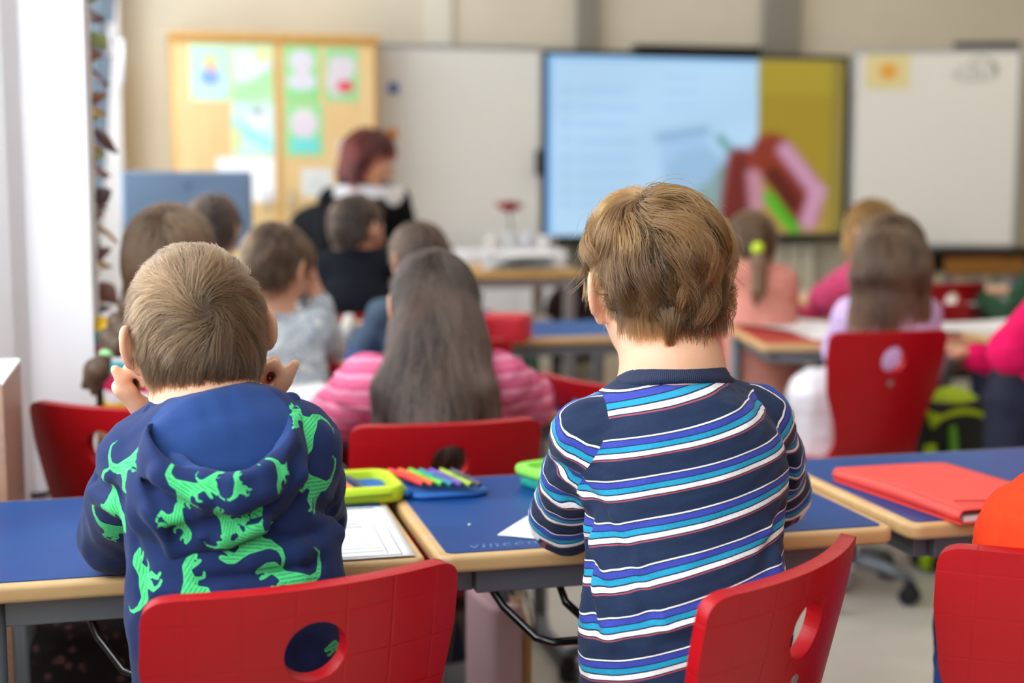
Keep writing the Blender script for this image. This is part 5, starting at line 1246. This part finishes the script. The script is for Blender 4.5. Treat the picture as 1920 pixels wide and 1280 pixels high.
    def printed(o, Vx, Fx):
        N_ = vnorm(Vx, Fx); d = np.full(len(Vx), .05); xy = np.zeros((len(Vx), 3)); E = Vx-EYE; zc = E @ FW; sx = 960+FPX*(E @ RT)/zc; sy = 640-FPX*(E @ UPV)/zc; facing = (N_*E).sum(1) < 0
        for x, y, a, fl, sc in dinos:
            sc *= .92
            m = np.nonzero((np.hypot(sx-x, sy-y) < 9) & facing)[0]
            if not len(m): continue
            c = Vx[m[zc[m].argmin()]]; near = np.linalg.norm(Vx-c, axis=1) < sc*.9
            n = nrm(N_[near & (np.linalg.norm(Vx-c, axis=1) < .02)].mean(0)); t1 = nrm(np.cross(U3, n)); t2 = np.cross(n, t1); a = math.radians(a)
            e1_ = t1*math.cos(a)+t2*math.sin(a); e2_ = -t1*math.sin(a)+t2*math.cos(a)
            ok = near & (N_ @ n > .15); Q = Vx[ok]-c; qx = (Q @ e1_)/sc*fl; qy = (Q @ e2_)/sc; dd = dino2d(qx, qy)*sc
            idx = np.nonzero(ok)[0]; b = dd < d[idx]; d[idx[b]] = dd[b]; xy[idx[b], 0] = qx[b]; xy[idx[b], 1] = qy[b]
        return d, xy
    d1, xy1 = printed(hoodie, Vv, F); d2, xy2 = printed(hood, Vh, Fh)
    d2 = np.where(lining > .3, .05, d2)
    for o, d, xy, ln in ((hoodie, np.where(lin_b > .3, .05, d1), xy1, lin_b), (hood, d2, xy2, lining)):
        fattr(o, 'print', d*1000); vattr(o, 'print_xy', xy); fattr(o, 'lining', ln)
    mm, N, L, b = nodes_of('dinosaur_sweat'); b.inputs['Roughness'].default_value = .85; b.inputs['Specular IOR Level'].default_value = .2; b.inputs['Sheen Weight'].default_value = .08
    at = {}
    for nme in ('print', 'print_xy', 'lining'): at[nme] = N.new('ShaderNodeAttribute'); at[nme].attribute_name = nme
    inside = N.new('ShaderNodeMapRange'); inside.inputs['From Min'].default_value = .35; inside.inputs['From Max'].default_value = -.35; L.new(at['print'].outputs['Fac'], inside.inputs['Value'])
    core = N.new('ShaderNodeMapRange'); core.inputs['From Min'].default_value = -1.1; core.inputs['From Max'].default_value = -1.6; L.new(at['print'].outputs['Fac'], core.inputs['Value'])
    wv = N.new('ShaderNodeTexWave'); wv.wave_type = 'RINGS'; wv.inputs['Scale'].default_value = 5.5; wv.inputs['Distortion'].default_value = 2.2; wv.inputs['Detail Scale'].default_value = 3; L.new(at['print_xy'].outputs['Vector'], wv.inputs['Vector'])
    th_ = N.new('ShaderNodeMapRange'); th_.inputs['From Min'].default_value = .10; th_.inputs['From Max'].default_value = .22; L.new(wv.outputs['Fac'], th_.inputs['Value'])
    mx1 = N.new('ShaderNodeMix'); mx1.data_type = 'RGBA'; mx1.inputs['A'].default_value = (*lin('192b58'), 1); mx1.inputs['B'].default_value = (*lin('213e74'), 1); L.new(at['lining'].outputs['Fac'], mx1.inputs['Factor'])
    mx0 = N.new('ShaderNodeMix'); mx0.data_type = 'RGBA'; mx0.inputs['A'].default_value = (*lin('279a62'), 1); mx0.inputs['B'].default_value = (*lin('4fcf7c'), 1); L.new(th_.outputs[0], mx0.inputs['Factor'])
    mxc = N.new('ShaderNodeMix'); mxc.data_type = 'RGBA'; mxc.inputs['A'].default_value = (*lin('4fcf7c'), 1); L.new(mx0.outputs['Result'], mxc.inputs['B']); L.new(core.outputs[0], mxc.inputs['Factor'])
    mx2 = N.new('ShaderNodeMix'); mx2.data_type = 'RGBA'; L.new(mx1.outputs['Result'], mx2.inputs['A']); L.new(mxc.outputs['Result'], mx2.inputs['B']); L.new(inside.outputs[0], mx2.inputs['Factor']); L.new(mx2.outputs['Result'], b.inputs['Base Color'])
    tc = N.new('ShaderNodeTexCoord'); no = N.new('ShaderNodeTexNoise'); no.inputs['Scale'].default_value = 500; L.new(tc.outputs['Object'], no.inputs['Vector'])
    bp = N.new('ShaderNodeBump'); bp.inputs['Strength'].default_value = .12; bp.inputs['Distance'].default_value = .001; L.new(no.outputs['Fac'], bp.inputs['Height']); L.new(bp.outputs[0], b.inputs['Normal'])
    hoodie.data.materials.append(mm); hood.data.materials.append(mm)
    obj_from('trousers', pants_vol(J, .006), mat('dark_trousers', '23283a', .85), root, 1); shoes(J, root, mat('grey_shoe', '5a6068', .6))
    # short hair round a whorl
    rng = np.random.default_rng(8)
    line = [(-.12, -.088), (-.075, -.085), (-.045, -.072), (-.03, -.052), (-.020, .0), (.03, .012), (.05, .03), (.075, .055), (.1, .07)]
    hv_, (R, Fh_, Uh) = cap_hair(J, face, up, .0032, .007, line)
    hv_.D += .003; cap, Vc, Fc = obj_from('hair', hv_, capmat('ash_hair_base', '45372b'), root, 1); hv_.D -= .003
    ts = np.linspace(1.3, 1.9, 800); d_ = ray(392, 578); D_ = hv_.at(EYE+ts[:, None]*d_); who = EYE+d_*ts[np.nonzero(D_ < 0)[0][0]]
    roots = surface_samples(Vc, Fc, 24000, rng)
    ci, cc = clumps(roots, 420, rng); tn = rng.uniform(0, 1, len(cc)); tw = rng.normal(size=len(cc))*.30; jit = rng.normal(size=(len(roots), 3))*.10
    hgt = (roots-J['H']) @ Uh; fr_ = (roots-J['H']) @ Fh_
    def field(p, n, t):
        d = p-who; dist = np.linalg.norm(d, axis=1)[:, None]; d = d/(dist+1e-6); w = np.clip((dist-.015)/.06, 0, 1)
        out = d+np.cross(n, d)*(-.75*(1-w))-Uh*(.45*w)*(hgt < .06)[:, None]+jit
        return out+np.cross(n, out)*(tw[ci]*.7)[:, None]+(cc[ci]-roots)*8*t
    low = np.clip((hgt+.09)/.10, 0, 1)
    lens = (.007+.031*low)*rng.uniform(.75, 1.2, len(roots)); dep = rng.uniform(-.0035, .0005, len(roots))
    lf = rng.uniform(0, .0055, len(cc))[ci]*low+rng.uniform(0, .002, len(roots))
    P = march(hv_, roots, field, lens, 9, dep, rng, lambda t: lf*t)
    tint = np.clip(.30+.30*tn[ci]+.10*rng.normal(size=len(roots))-.22*(1-low), 0, 1)
    strands('hair_strands', cap, hairmat('ash_brown_hair', '130c06', '6b5034', .3, .2), P, .00024*np.array([1, 1, 1, 1, .95, .85, .7, .5, .25]), tint)
    return J
JR = boy_r(); JL = boy_l()
# ------------------------------------------------------------------ the other pupils and the teacher
def cloth(name, c, noise=.06, ns=30, bands=None, rough=.9):
    """bands: (period, [(pos, colour)...]) along world height"""
    m = mat(name, c, rough, spec=.15, noise=noise, nscale=ns, bump=.25, bscale=260)
    if bands:
        N, L = m.node_tree.nodes, m.node_tree.links; b = N['Principled BSDF']
        g = N.new('ShaderNodeNewGeometry'); sp = N.new('ShaderNodeSeparateXYZ'); L.new(g.outputs['Position'], sp.inputs[0])
        no = N.new('ShaderNodeTexNoise'); no.inputs['Scale'].default_value = 12; L.new(g.outputs['Position'], no.inputs['Vector'])
        ad = N.new('ShaderNodeMath'); ad.operation = 'MULTIPLY_ADD'; ad.inputs[1].default_value = .02; L.new(no.outputs['Fac'], ad.inputs[0]); L.new(sp.outputs['Z'], ad.inputs[2])
        mu = N.new('ShaderNodeMath'); mu.operation = 'MULTIPLY'; mu.inputs[1].default_value = 1/bands[0]; L.new(ad.outputs[0], mu.inputs[0])
        fr = N.new('ShaderNodeMath'); fr.operation = 'FRACT'; L.new(mu.outputs[0], fr.inputs[0])
        r = N.new('ShaderNodeValToRGB'); r.color_ramp.interpolation = 'CONSTANT'; e = r.color_ramp.elements
        e[0].position = 0; e[0].color = (*lin(bands[1][0][1]), 1); e[1].position = bands[1][1][0]; e[1].color = (*lin(bands[1][1][1]), 1)
        for p, q in bands[1][2:]: k = e.new(p); k.color = (*lin(q), 1)
        L.new(fr.outputs[0], r.inputs[0]); L.new(r.outputs[0], b.inputs['Base Color'])
    return m
def camo(name, cs, sc=28):
    m = mat(name, cs[0], .9, bump=.2, bscale=250); N, L = m.node_tree.nodes, m.node_tree.links
    tc = N.new('ShaderNodeTexCoord'); t = N.new('ShaderNodeTexNoise'); t.inputs['Scale'].default_value = sc; L.new(tc.outputs['Object'], t.inputs['Vector'])
    r = N.new('ShaderNodeValToRGB'); r.color_ramp.interpolation = 'CONSTANT'; e = r.color_ramp.elements; e[0].color = (*lin(cs[0]), 1); e[1].position = .46; e[1].color = (*lin(cs[1]), 1)
    for k, c in enumerate(cs[2:]): q = e.new(.54+.07*k); q.color = (*lin(c), 1)
    L.new(t.outputs['Fac'], r.inputs[0]); L.new(r.outputs[0], N['Principled BSDF'].inputs['Base Color']); return m
mDenim = mat('navy_denim', '1c2740', .85, noise=.12, nscale=50); mSneak = mat('pupil_shoe', '9aa0a8', .6)
def grow(hv_, cap, J, fr, hair, n, lens, seed, who=None, grav=.5, part=None, rad=.0009, T=9, keep=None, pull=8, tie=None, jitter=.12, tints=(.2, .5), depth=(-.004, .0)):
    rng = np.random.default_rng(seed); R, F, U = fr; Vc = np.empty(len(cap.data.vertices)*3); cap.data.vertices.foreach_get('co', Vc); Vc = Vc.reshape(-1, 3)
    Fc = np.empty(len(cap.data.polygons)*4, int); cap.data.polygons.foreach_get('vertices', Fc); Fc = Fc.reshape(-1, 4)
    roots = surface_samples(Vc, Fc, n, rng, keep); ci, cc = clumps(roots, max(n//(45 if part is None else 110), 8), rng); tn = rng.uniform(0, 1, len(cc)); tw = rng.normal(size=len(cc))*.25; ph = rng.uniform(0, 6.28, len(cc)); jit = rng.normal(size=(n, 3))*jitter
    top = J['H']+U*.1*J['s']-F*.03*J['s'] if who is None else who
    def field(p, nn, t):
        if tie is not None: d = tie-p; return d/(np.linalg.norm(d, axis=1)[:, None]+1e-6)+jit
        d = p-top; dist = np.linalg.norm(d, axis=1)[:, None]; d = d/(dist+1e-6)
        if part is not None: d = R[None]*np.tanh((p-top) @ R/.012+side0)[:, None]*.9-U*.2
        w = np.clip((dist-.03)/.08, 0, 1); out = d*(1-w*grav*.8)-V(0, 0, 1)*(grav*2*w)+jit
        return out+np.cross(nn, out)*(tw[ci]*(1 if part is None else .5)+(0 if part is None else .28*np.sin(9*t+ph[ci])))[:, None]+(cc[ci]-roots)*pull*t
    side0 = rng.normal(size=n)*.7
    l = lens*rng.uniform(.75, 1.15, n); up_ = rng.uniform(0, .006, len(cc))[ci]
    P = march(hv_, roots, field, l, T, rng.uniform(depth[0], depth[1], n), rng, lambda t: up_*t)
    r_ = rad*np.concatenate([np.ones(T-3), [.85, .6, .3]])
    strands('hair_strands', cap, hair, P, r_, np.clip(tints[0]+tints[1]*tn[ci]+.08*rng.normal(size=n), 0, 1))
def make_kid(label, J, face, up, skin, top, pants, hair, hb, style, res=.007, n=2600, seed=1, tv={}, pv={}, hk=None, mode='kid', extra=None, th=.014, line=None, eyes_=True):
    root = person('person', label, J); s = J['s']
    v = body_vol(J, min(res, .0055), face, up, True, hk); obj_from('body', v, skin, root, 1)
    if eyes_: eyes(J, root, face, up)
    v = top_vol(J, res, seed=seed, **tv); o, _, _ = obj_from('sweater', v, top, root, 2)
    nk = J['neck']; R, F, U = J['r'], J['f'], U3
    cv = Vol(nk-.14, nk+.12, .005); cv.chain([nk-U*.012+R*.058*s*math.cos(t)+F*(.050*s*math.sin(t))-U*.012*math.sin(t) for t in np.linspace(0, 2*PI, 20)], [.012]*20, .005); obj_from('collar', cv, top, root, 1)
    obj_from('trousers', pants_vol(J, res, seed=seed+9, **pv), pants, root, 1); shoes(J, root, mSneak)
    hv_, fr = cap_hair(J, face, up, .0055, th, line, extra, mgx=style.get('mg', .09)); hv_.D += .003; cap, _, _ = obj_from('hair', hv_, hb, root, 1); hv_.D -= .003
    st = {k: q for k, q in style.items() if k not in ('mg',)}
    grow(hv_, cap, J, fr, hair, n, seed=seed, **st)
    return root, cap, hv_, fr
def yawdir(a): return V(-math.sin(a), math.cos(a), 0)
hbD, hbB, hbL = capmat('dark_hair_base', '1d1512'), capmat('brown_hair_base_far', '32231a'), capmat('blond_hair_base', '6a4d2c')
hDark = hairmat('dark_brown_hair', '060302', '513a2c', .36, .15); hBrown = hairmat('mid_brown_hair', '0c0603', '5e4229', .38, .15); hAsh = hairmat('ash_hair_far', '1a100a', '6f4f32', .32, .15); hBlond = hairmat('dark_blond_hair', '3a2208', '9a6a2c', .34, .15); hRed = hairmat('auburn_hair', '180404', '52140e', .35, .1)
SHORT = dict(lens=.028, grav=.45)
# girl with long dark hair and pink stripes
Hh = Pd(812, 566, 2.9); J = seated(Hh, .05, 1.04, lean=.02, elbow=(.10, .10, -.19), wrist=(-.16, .16, 0))
J['shL'] = Pd(692, 722, 2.86); J['shR'] = Pd(930, 716, 2.88); J['neck'] = Pd(812, 690, 2.88); J['elL'] = Pd(632, 778, 2.98); J['elR'] = Pd(985, 752, 3.0); J['wrL'] = Pz(720, 735, .697); J['wrR'] = Pz(900, 725, .697)
def ex(v, at, B, s):
    v.chain([at(0, -.05, .0), at(0, -.085, -.10), Pd(815, 745, 2.76), Pd(815, 835, 2.72)], [.078, .082, .088, .075], .04, '+', B[1], 1.7)
    v.chain([at(-.03, -.06, -.06), Pd(735, 730, 2.78), Pd(715, 815, 2.76)], [.05, .035, .02], .03); v.chain([at(.03, -.06, -.06), Pd(895, 735, 2.78), Pd(925, 815, 2.77)], [.05, .032, .02], .03)
LONG = [(-.3, -.7), (-.02, -.7), (.0, -.02), (.03, .0), (.05, .03), (.075, .055), (.1, .07)]
make_kid('girl with long loose dark hair in a pink striped knit sweater, beyond the pencil case', J, nrm(V(.05, 1, -.25)), nrm(V(0, .2, 1)), mSkin, cloth('pink_knit', 'e8799c', bands=(.032, [(0, 'e06f92'), (.45, 'f09cb8'), (.72, 'd95f86')])), mDenim, hDark, hbD,
         dict(lens=.42, grav=.9, part=1, T=22, mg=.42, pull=1.5, jitter=.10, rad=.0011, tints=(-.05, 1.0), keep=lambda P: (P[:, 2] > Hh[2]-.06)*1.0+.25), n=5200, seed=21, tv=dict(sleeve=1.22, fat=1.05, fold=.004), extra=ex, line=LONG, th=.010)
# girl with a braid
Hb = Pd(318, 486, 2.95); J = seated(Hb, -.15, 1.06, lean=.04, elbow=(.07, .12, -.17)); J['neck'] = Pd(290, 590, 2.93); J['shL'] = Pd(215, 632, 2.92); J['shR'] = Pd(400, 640, 2.96); J['elL'] = Pd(205, 725, 3.05)
root, cap, hv_, fr = make_kid('girl with a side braid and rainbow striped sweater beside the white pier', J, nrm(V(.28, 1, -.15)), nrm(V(.05, .1, 1)), mSkin, cloth('rainbow_knit', 'd8d8d8', bands=(.165, [(0, 'e6688c'), (.10, '43b4b4'), (.26, 'eec23a'), (.42, 'f0e9ea'), (.56, 'd0245a'), (.76, '4fb8bc'), (.90, 'efeef0')])), mDenim, hAsh, hbB,
         dict(lens=.11, grav=.6, part=1, T=10, pull=2), n=3200, seed=31, th=.016, line=[(-.12, -.075), (-.05, -.065), (-.03, -.05), (0, -.03), (.03, .0), (.05, .03), (.075, .055), (.1, .07)])
bp_ = [Pd(*q) for q in ((262, 560, 2.88), (240, 590, 2.84), (222, 622, 2.80), (208, 648, 2.78), (196, 672, 2.77))]
mbr = mat('braid_hair', '5a4634', .5, noise=.25, nscale=120); m = Vol(np.min(bp_, 0)-.1, np.max(bp_, 0)+.1, .003)
fine = [np.array(bp_[0])*(1-t)+np.array(bp_[1])*t for t in (0, .5)]+[bp_[1]*(1-t)+bp_[2]*t for t in (0, .5)]+[bp_[2]*(1-t)+bp_[3]*t for t in (0, .5)]+[bp_[3]]
for k, p in enumerate(fine): m.ell(p+RT*.012*(-1)**k, V(.021, .019, .024), None, .004)
m.cone(bp_[0], bp_[3], .014, .012, .006); o, _, _ = obj_from('braid', m, mbr, root, 1)
m = Vol(bp_[4]-.05, bp_[4]+.05, .003); m.ell(bp_[3]*.4+bp_[4]*.6, V(.017, .016, .009), None, .003); o2, _, _ = obj_from('hair_tie', m, mat('mint_tie', '9fdc9a', .5), o, 1)
m = Vol(Pd(170, 705, 2.76)-.12, Pd(170, 705, 2.76)+.12, .003); m.chain([bp_[4], Pd(182, 695, 2.76), Pd(160, 722, 2.76)], [.014, .026, .009], .006); m.cone(Pd(182, 695, 2.76), Pd(176, 735, 2.76), .022, .008, .006); o3, _, _ = obj_from('braid_end', m, mbr, o, 1)
# boy in the pale patterned sweater, head propped on his hand
Hg = Pd(518, 500, 3.62); J = seated(Hg, -.15, 1.05, lean=.06); J['shR'] = Pd(585, 618, 3.6); J['elR'] = Pd(612, 650, 3.72); J['wrR'] = Pd(590, 545, 3.68); J['shL'] = Pd(465, 606, 3.62)
make_kid('boy in a pale grey patterned sweater resting his head on his right hand', J, nrm(V(.75, .8, -.45)), nrm(V(.25, .25, 1)), mSkin, camo('pale_camouflage', ['b4c0c6', 'c9d2d6', '8f9fae', 'd8dbd8']), mDenim, hBrown, hbB, SHORT, seed=41, n=3000,
         hk=dict(R=dict(d=nrm(V(-.2, .1, 1)), n=nrm(V(-1, -.1, 0)), curl=.5, thumb_to=V(0, -1, .3))), tv=dict(sleeve=1.05, fold=.004, cuff=.75))
# boy in black
Hk = Pd(668, 424, 4.95); J = seated(Hk, -.1, 1.12, lean=.05); J['elR'] = Pd(735, 490, 5.15); J['wrR'] = Pd(714, 468, 5.0); J['shR'] = Pd(712, 498, 4.95); J['shL'] = Pd(622, 500, 4.95); J['neck'] = Pd(664, 470, 4.94)
make_kid('boy in a black sweater with short dark hair, chin on his hand', J, nrm(V(.85, .7, -.1)), U3, mSkin2, cloth('black_knit', '14171e'), mDenim, hDark, hbD, dict(lens=.014, grav=.4), seed=51, n=2400, th=.008,
         hk=dict(R=dict(d=nrm(V(-.3, -.1, 1)), n=nrm(V(-1, -.2, .2)), curl=.7, thumb_to=V(0, -1, .3))))
# dark haired pupil mostly hidden
J = seated(Pd(786, 482, 4.2), .1, 1.0, lean=.03)
make_kid('dark haired pupil whose head shows above the girl in pink stripes', J, nrm(V(-.3, 1, -.2)), nrm(V(0, .15, 1)), mSkin, cloth('grey_blue_knit', '4a5868'), mDenim, hDark, hbD, dict(lens=.035, grav=.5), seed=61, n=2400)
J = seated(Pd(400, 428, 4.45), .2, 1.0, lean=.02)
make_kid('small dark haired pupil behind the girl with the braid, before the monitor', J, nrm(V(.5, 1, -.1)), U3, mSkin, cloth('teal_knit', '3d6a70'), mDenim, hDark, hbD, SHORT, seed=62, n=2000, res=.008)
# ponytail girl
Hp = Pd(1408, 452, 5.0); J = seated(Hp, .05, 1.05, lean=.05, elbow=(.06, .10, -.17)); J['neck'] = Pd(1412, 498, 4.97); J['shL'] = Pd(1368, 528, 4.95); J['shR'] = Pd(1462, 530, 4.97)
tie = Pd(1420, 466, 4.82)
root, cap, hv_, fr = make_kid('girl with a ponytail and neon yellow hair tie in a peach sweater, below the display', J, nrm(V(-.15, 1, -.1)), U3, mSkin, cloth('peach_plush', 'dc9484', .12, 40), mDenim, hBrown, hbB, dict(lens=.09, tie=tie, T=9), seed=71, n=2600, th=.010, tv=dict(fat=1.08, sleeve=1.15))
m = Vol(tie-.2, tie+.12, .004); pt = [tie, Pd(1425, 495, 4.80), Pd(1422, 545, 4.80), Pd(1416, 572, 4.81)]; m.chain(pt, [.016, .028, .026, .008], .01); m.disp(lambda X, Y, Z: .002*np.sin(X*500))
o, _, _ = obj_from('ponytail', m, mat('ponytail_hair', '6e5236', .5, noise=.3, nscale=90), root, 1)
m = Vol(tie-.05, tie+.05, .003); m.ell(tie-FW*.012, V(.022, .020, .022)); obj_from('hair_tie', m, mat('neon_yellow', 'c8e628', .5), root, 1)
# girl in lilac
Hl = Pd(1664, 478, 4.02); J = seated(Hl, .12, 1.1, lean=.07, elbow=(.03, .12, -.17)); J['neck'] = Pd(1662, 566, 4.0); J['shL'] = Pd(1602, 594, 4.0); J['shR'] = Pd(1725, 592, 4.02)
J['pel'] = Pd(1655, 735, 4.05); J['hipR'] = Pd(1670, 745, 4.12); J['hipL'] = Pd(1620, 745, 4.02); J['knL'] = Pd(1530, 742, 4.0); J['anL'] = V(*(J['knL']+V(.06, -.03, 0))[:2], .075); J['knR'] = Pd(1560, 735, 4.25); J['anR'] = V(*J['knR'][:2], .075); J['elL'] = Pd(1580, 655, 4.1); J['wrL'] = Pz(1640, 625, .697); J['wrR'] = Pz(1720, 620, .697)
def ex(v, at, B, s):
    v.chain([at(0, -.045, .02), at(0, -.070, -.05), Pd(1668, 492, 3.91), Pd(1672, 508, 3.89)], [.082, .086, .086, .070], .04, '+', B[1], 1.6)
    v.chain([at(.03, -.05, -.03), Pd(1715, 515, 3.91), Pd(1724, 550, 3.91)], [.05, .034, .018], .03); v.chain([at(-.03, -.05, -.03), Pd(1622, 520, 3.91), Pd(1622, 548, 3.91)], [.05, .034, .016], .03)
make_kid('girl with long brown hair in a lilac sweater and white trousers', J, nrm(V(.1, 1, -.15)), nrm(V(0, .1, 1)), mSkin, cloth('lilac_plush', 'cdb2dc'), mat('white_satin', 'e4e2e6', .3, spec=.6), hBrown, hbB,
         dict(lens=.16, grav=.9, part=1, T=14, mg=.32, pull=1.5, rad=.0013, tints=(-.05, 1.0), keep=lambda P: (P[:, 2] > Hl[2]-.06)*1.0+.25), n=3800, seed=81, extra=ex, line=LONG, th=.012, pv=dict(fat=1.15), tv=dict(sleeve=1.1))
# girl in dark pink hidden behind her
J = seated(Pd(1634, 432, 5.05), .5, 1.05, lean=.05); J['elL'] = Pd(1545, 560, 5.1); J['shL'] = Pd(1602, 520, 5.05); J['wrL'] = Pd(1600, 530, 5.25)
make_kid('girl with dark blond hair and a pink sleeve, mostly hidden behind the girl in lilac', J, nrm(V(-.4, 1, -.1)), U3, mSkin, cloth('rose_knit', 'd9527e'), mDenim, hBlond, hbL, dict(lens=.12, grav=.7, T=10), seed=91, n=2200, res=.008, tv=dict(sleeve=1.1))
# girl in fuchsia at the right edge
J = seated(Pd(2060, 470, 3.66), 1.05, 1.08, lean=.02); J['neck'] = Pd(2030, 556, 3.64); J['shL'] = Pd(1968, 582, 3.52); J['elL'] = Pd(1897, 658, 3.42); J['wrL'] = Pd(1935, 640, 3.62); J['chest'] = Pd(1978, 655, 3.64); J['pel'] = Pd(2010, 745, 3.66)
for q, n in ((-1, 'L'), (1, 'R')): J['hip'+n] = J['pel']+J['r']*q*.06; J['kn'+n] = J['hip'+n]+J['f']*.15; J['an'+n] = V(*(J['kn'+n])[:2], .075)
make_kid('girl in a fuchsia sweater and navy trousers cut off by the right edge', J, nrm(J['f']+V(0, 0, -.2)), U3, mSkin, cloth('fuchsia_knit', 'd81458'), mat('navy_trousers', '141a30', .85), hBrown, hbB, dict(lens=.10, grav=.7, T=10), seed=101, n=1600, tv=dict(sleeve=1.1, fat=1.1))
# pupil in green far right
J = seated(Pd(1985, 420, 5.6), .3, 1.1, lean=.05)
make_kid('pupil in a dark green sweater at the far right edge, below the right whiteboard', J, nrm(J['f']), U3, mSkin, cloth('green_knit', '2c4a34'), mDenim, hDark, hbD, SHORT, seed=111, n=1200, res=.009)
# pupil in orange at the bottom right
J = seated(Pd(2110, 800, 1.86), -.5, 1.0, lean=.08); J['neck'] = Pd(2060, 915, 1.78); J['shL'] = Pd(1935, 1000, 1.69); J['shR'] = Pd(2180, 1000, 1.66); J['elL'] = Pd(1990, 1010, 1.92); J['wrL'] = Pz(2050, 960, .697); J['elR'] = Pd(2260, 1010, 1.85); J['wrR'] = Pz(2180, 960, .697); J['chest'] = Pd(2050, 1080, 1.70)
J['pel'] = V(1.13, 1.60, .47)
for q, n in ((-1, 'L'), (1, 'R')): J['hip'+n] = J['pel']+J['r']*q*.07; J['kn'+n] = J['hip'+n]+J['f']*.32; J['an'+n] = V(*(J['kn'+n])[:2], .075)
make_kid('pupil in an orange fleece leaning on the desk, cut off by the right edge', J, nrm(V(0, 1, -.2)), U3, mSkin, cloth('orange_fleece', 'e8401c', .1, 60), mat('bright_denim', '1f4fa0', .85), hBrown, hbB, dict(lens=.04, grav=.5), seed=121, n=800, res=.005, tv=dict(sleeve=1.15, fat=1.1, torso=(.115, .12, .12)))
# teacher
Ht = Pd(692, 296, 6.15); sT = 1.18; fT = nrm(V(.35, -.9, 0)); rT = nrm(np.cross(fT, U3)); J = dict(f=fT, r=rT, s=sT, H=Ht)
J['neck'] = Pd(684, 352, 6.2); J['chest'] = Pd(700, 420, 6.32); J['pel'] = V(.72, 6.58, .86)
J['shL'] = J['neck']+(-rT)*.16-U3*.06; J['shR'] = J['neck']+rT*.16-U3*.06
J['elL'] = J['shL']-rT*.06-U3*.24+fT*.05; J['elR'] = J['shR']+rT*.06-U3*.24+fT*.05; J['wrL'] = J['elL']+rT*.10+fT*.14-U3*.06; J['wrR'] = J['elR']-rT*.10+fT*.14-U3*.06
for q, n in ((-1, 'L'), (1, 'R')): J['hip'+n] = J['pel']+q*rT*.09; J['kn'+n] = J['hip'+n]-U3*.40+fT*.02; J['an'+n] = V(*(J['kn'+n]-fT*.03)[:2], .08)
fc = nrm(V(.92, -.30, -.42)); upT = nrm(V(.35, -.1, 1))
def ex(v, at, B, s):
    v.chain([at(-.02, -.045, .0), at(-.045, -.04, -.08), at(-.05, -.02, -.135)], [.078, .066, .045], .03); v.chain([at(.05, -.02, .0), at(.06, -.01, -.08)], [.05, .035], .03)
root, cap, hv_, fr = make_kid('woman with auburn hair in a black sweater with a white band, leaning over a desk', J, fc, upT, mSkin2, cloth('black_fine_knit', '0b0c10'), mat('black_trousers', '0d0e12', .8), hRed, capmat('auburn_hair_base', '3a1412'), dict(lens=.045, grav=.8, T=8, mg=.15), seed=131, n=3000, extra=ex, th=.016,
         line=[(-.3, -.3), (-.018, -.3), (.0, -.1), (.02, .0), (.045, .035), (.075, .055), (.1, .07)], tv=dict(fat=1.12, torso=(.12, .125, .125)))
sw = [c for c in root.children if c.name.startswith('sweater')][0]; Vs = np.empty(len(sw.data.vertices)*3); sw.data.vertices.foreach_get('co', Vs); Vs = Vs.reshape(-1, 3); E_ = Vs-EYE; zc_ = E_ @ FW; sy_ = 640-FPX*(E_ @ UPV)/zc_; sx_ = 960+FPX*(E_ @ RT)/zc_
bd = np.maximum(np.maximum(348-sy_, sy_-370), np.maximum(626-sx_, sx_-757)); bd = np.minimum(bd, np.hypot((sx_-738)/1.0, sy_-370)-15); fattr(sw, 'band', np.where((Vs-J['chest']) @ fT > 0, bd, 30))
mm = sw.data.materials[0]; N, L = mm.node_tree.nodes, mm.node_tree.links; a = N.new('ShaderNodeAttribute'); a.attribute_name = 'band'; mr = N.new('ShaderNodeMapRange'); mr.inputs['From Min'].default_value = 2; mr.inputs['From Max'].default_value = -2; L.new(a.outputs['Fac'], mr.inputs['Value'])
mx = N.new('ShaderNodeMix'); mx.data_type = 'RGBA'; mx.inputs['A'].default_value = (*lin('0b0c10'), 1); mx.inputs['B'].default_value = (*lin('e6e6e8'), 1); L.new(mr.outputs[0], mx.inputs['Factor']); L.new(mx.outputs['Result'], N['Principled BSDF'].inputs['Base Color'])
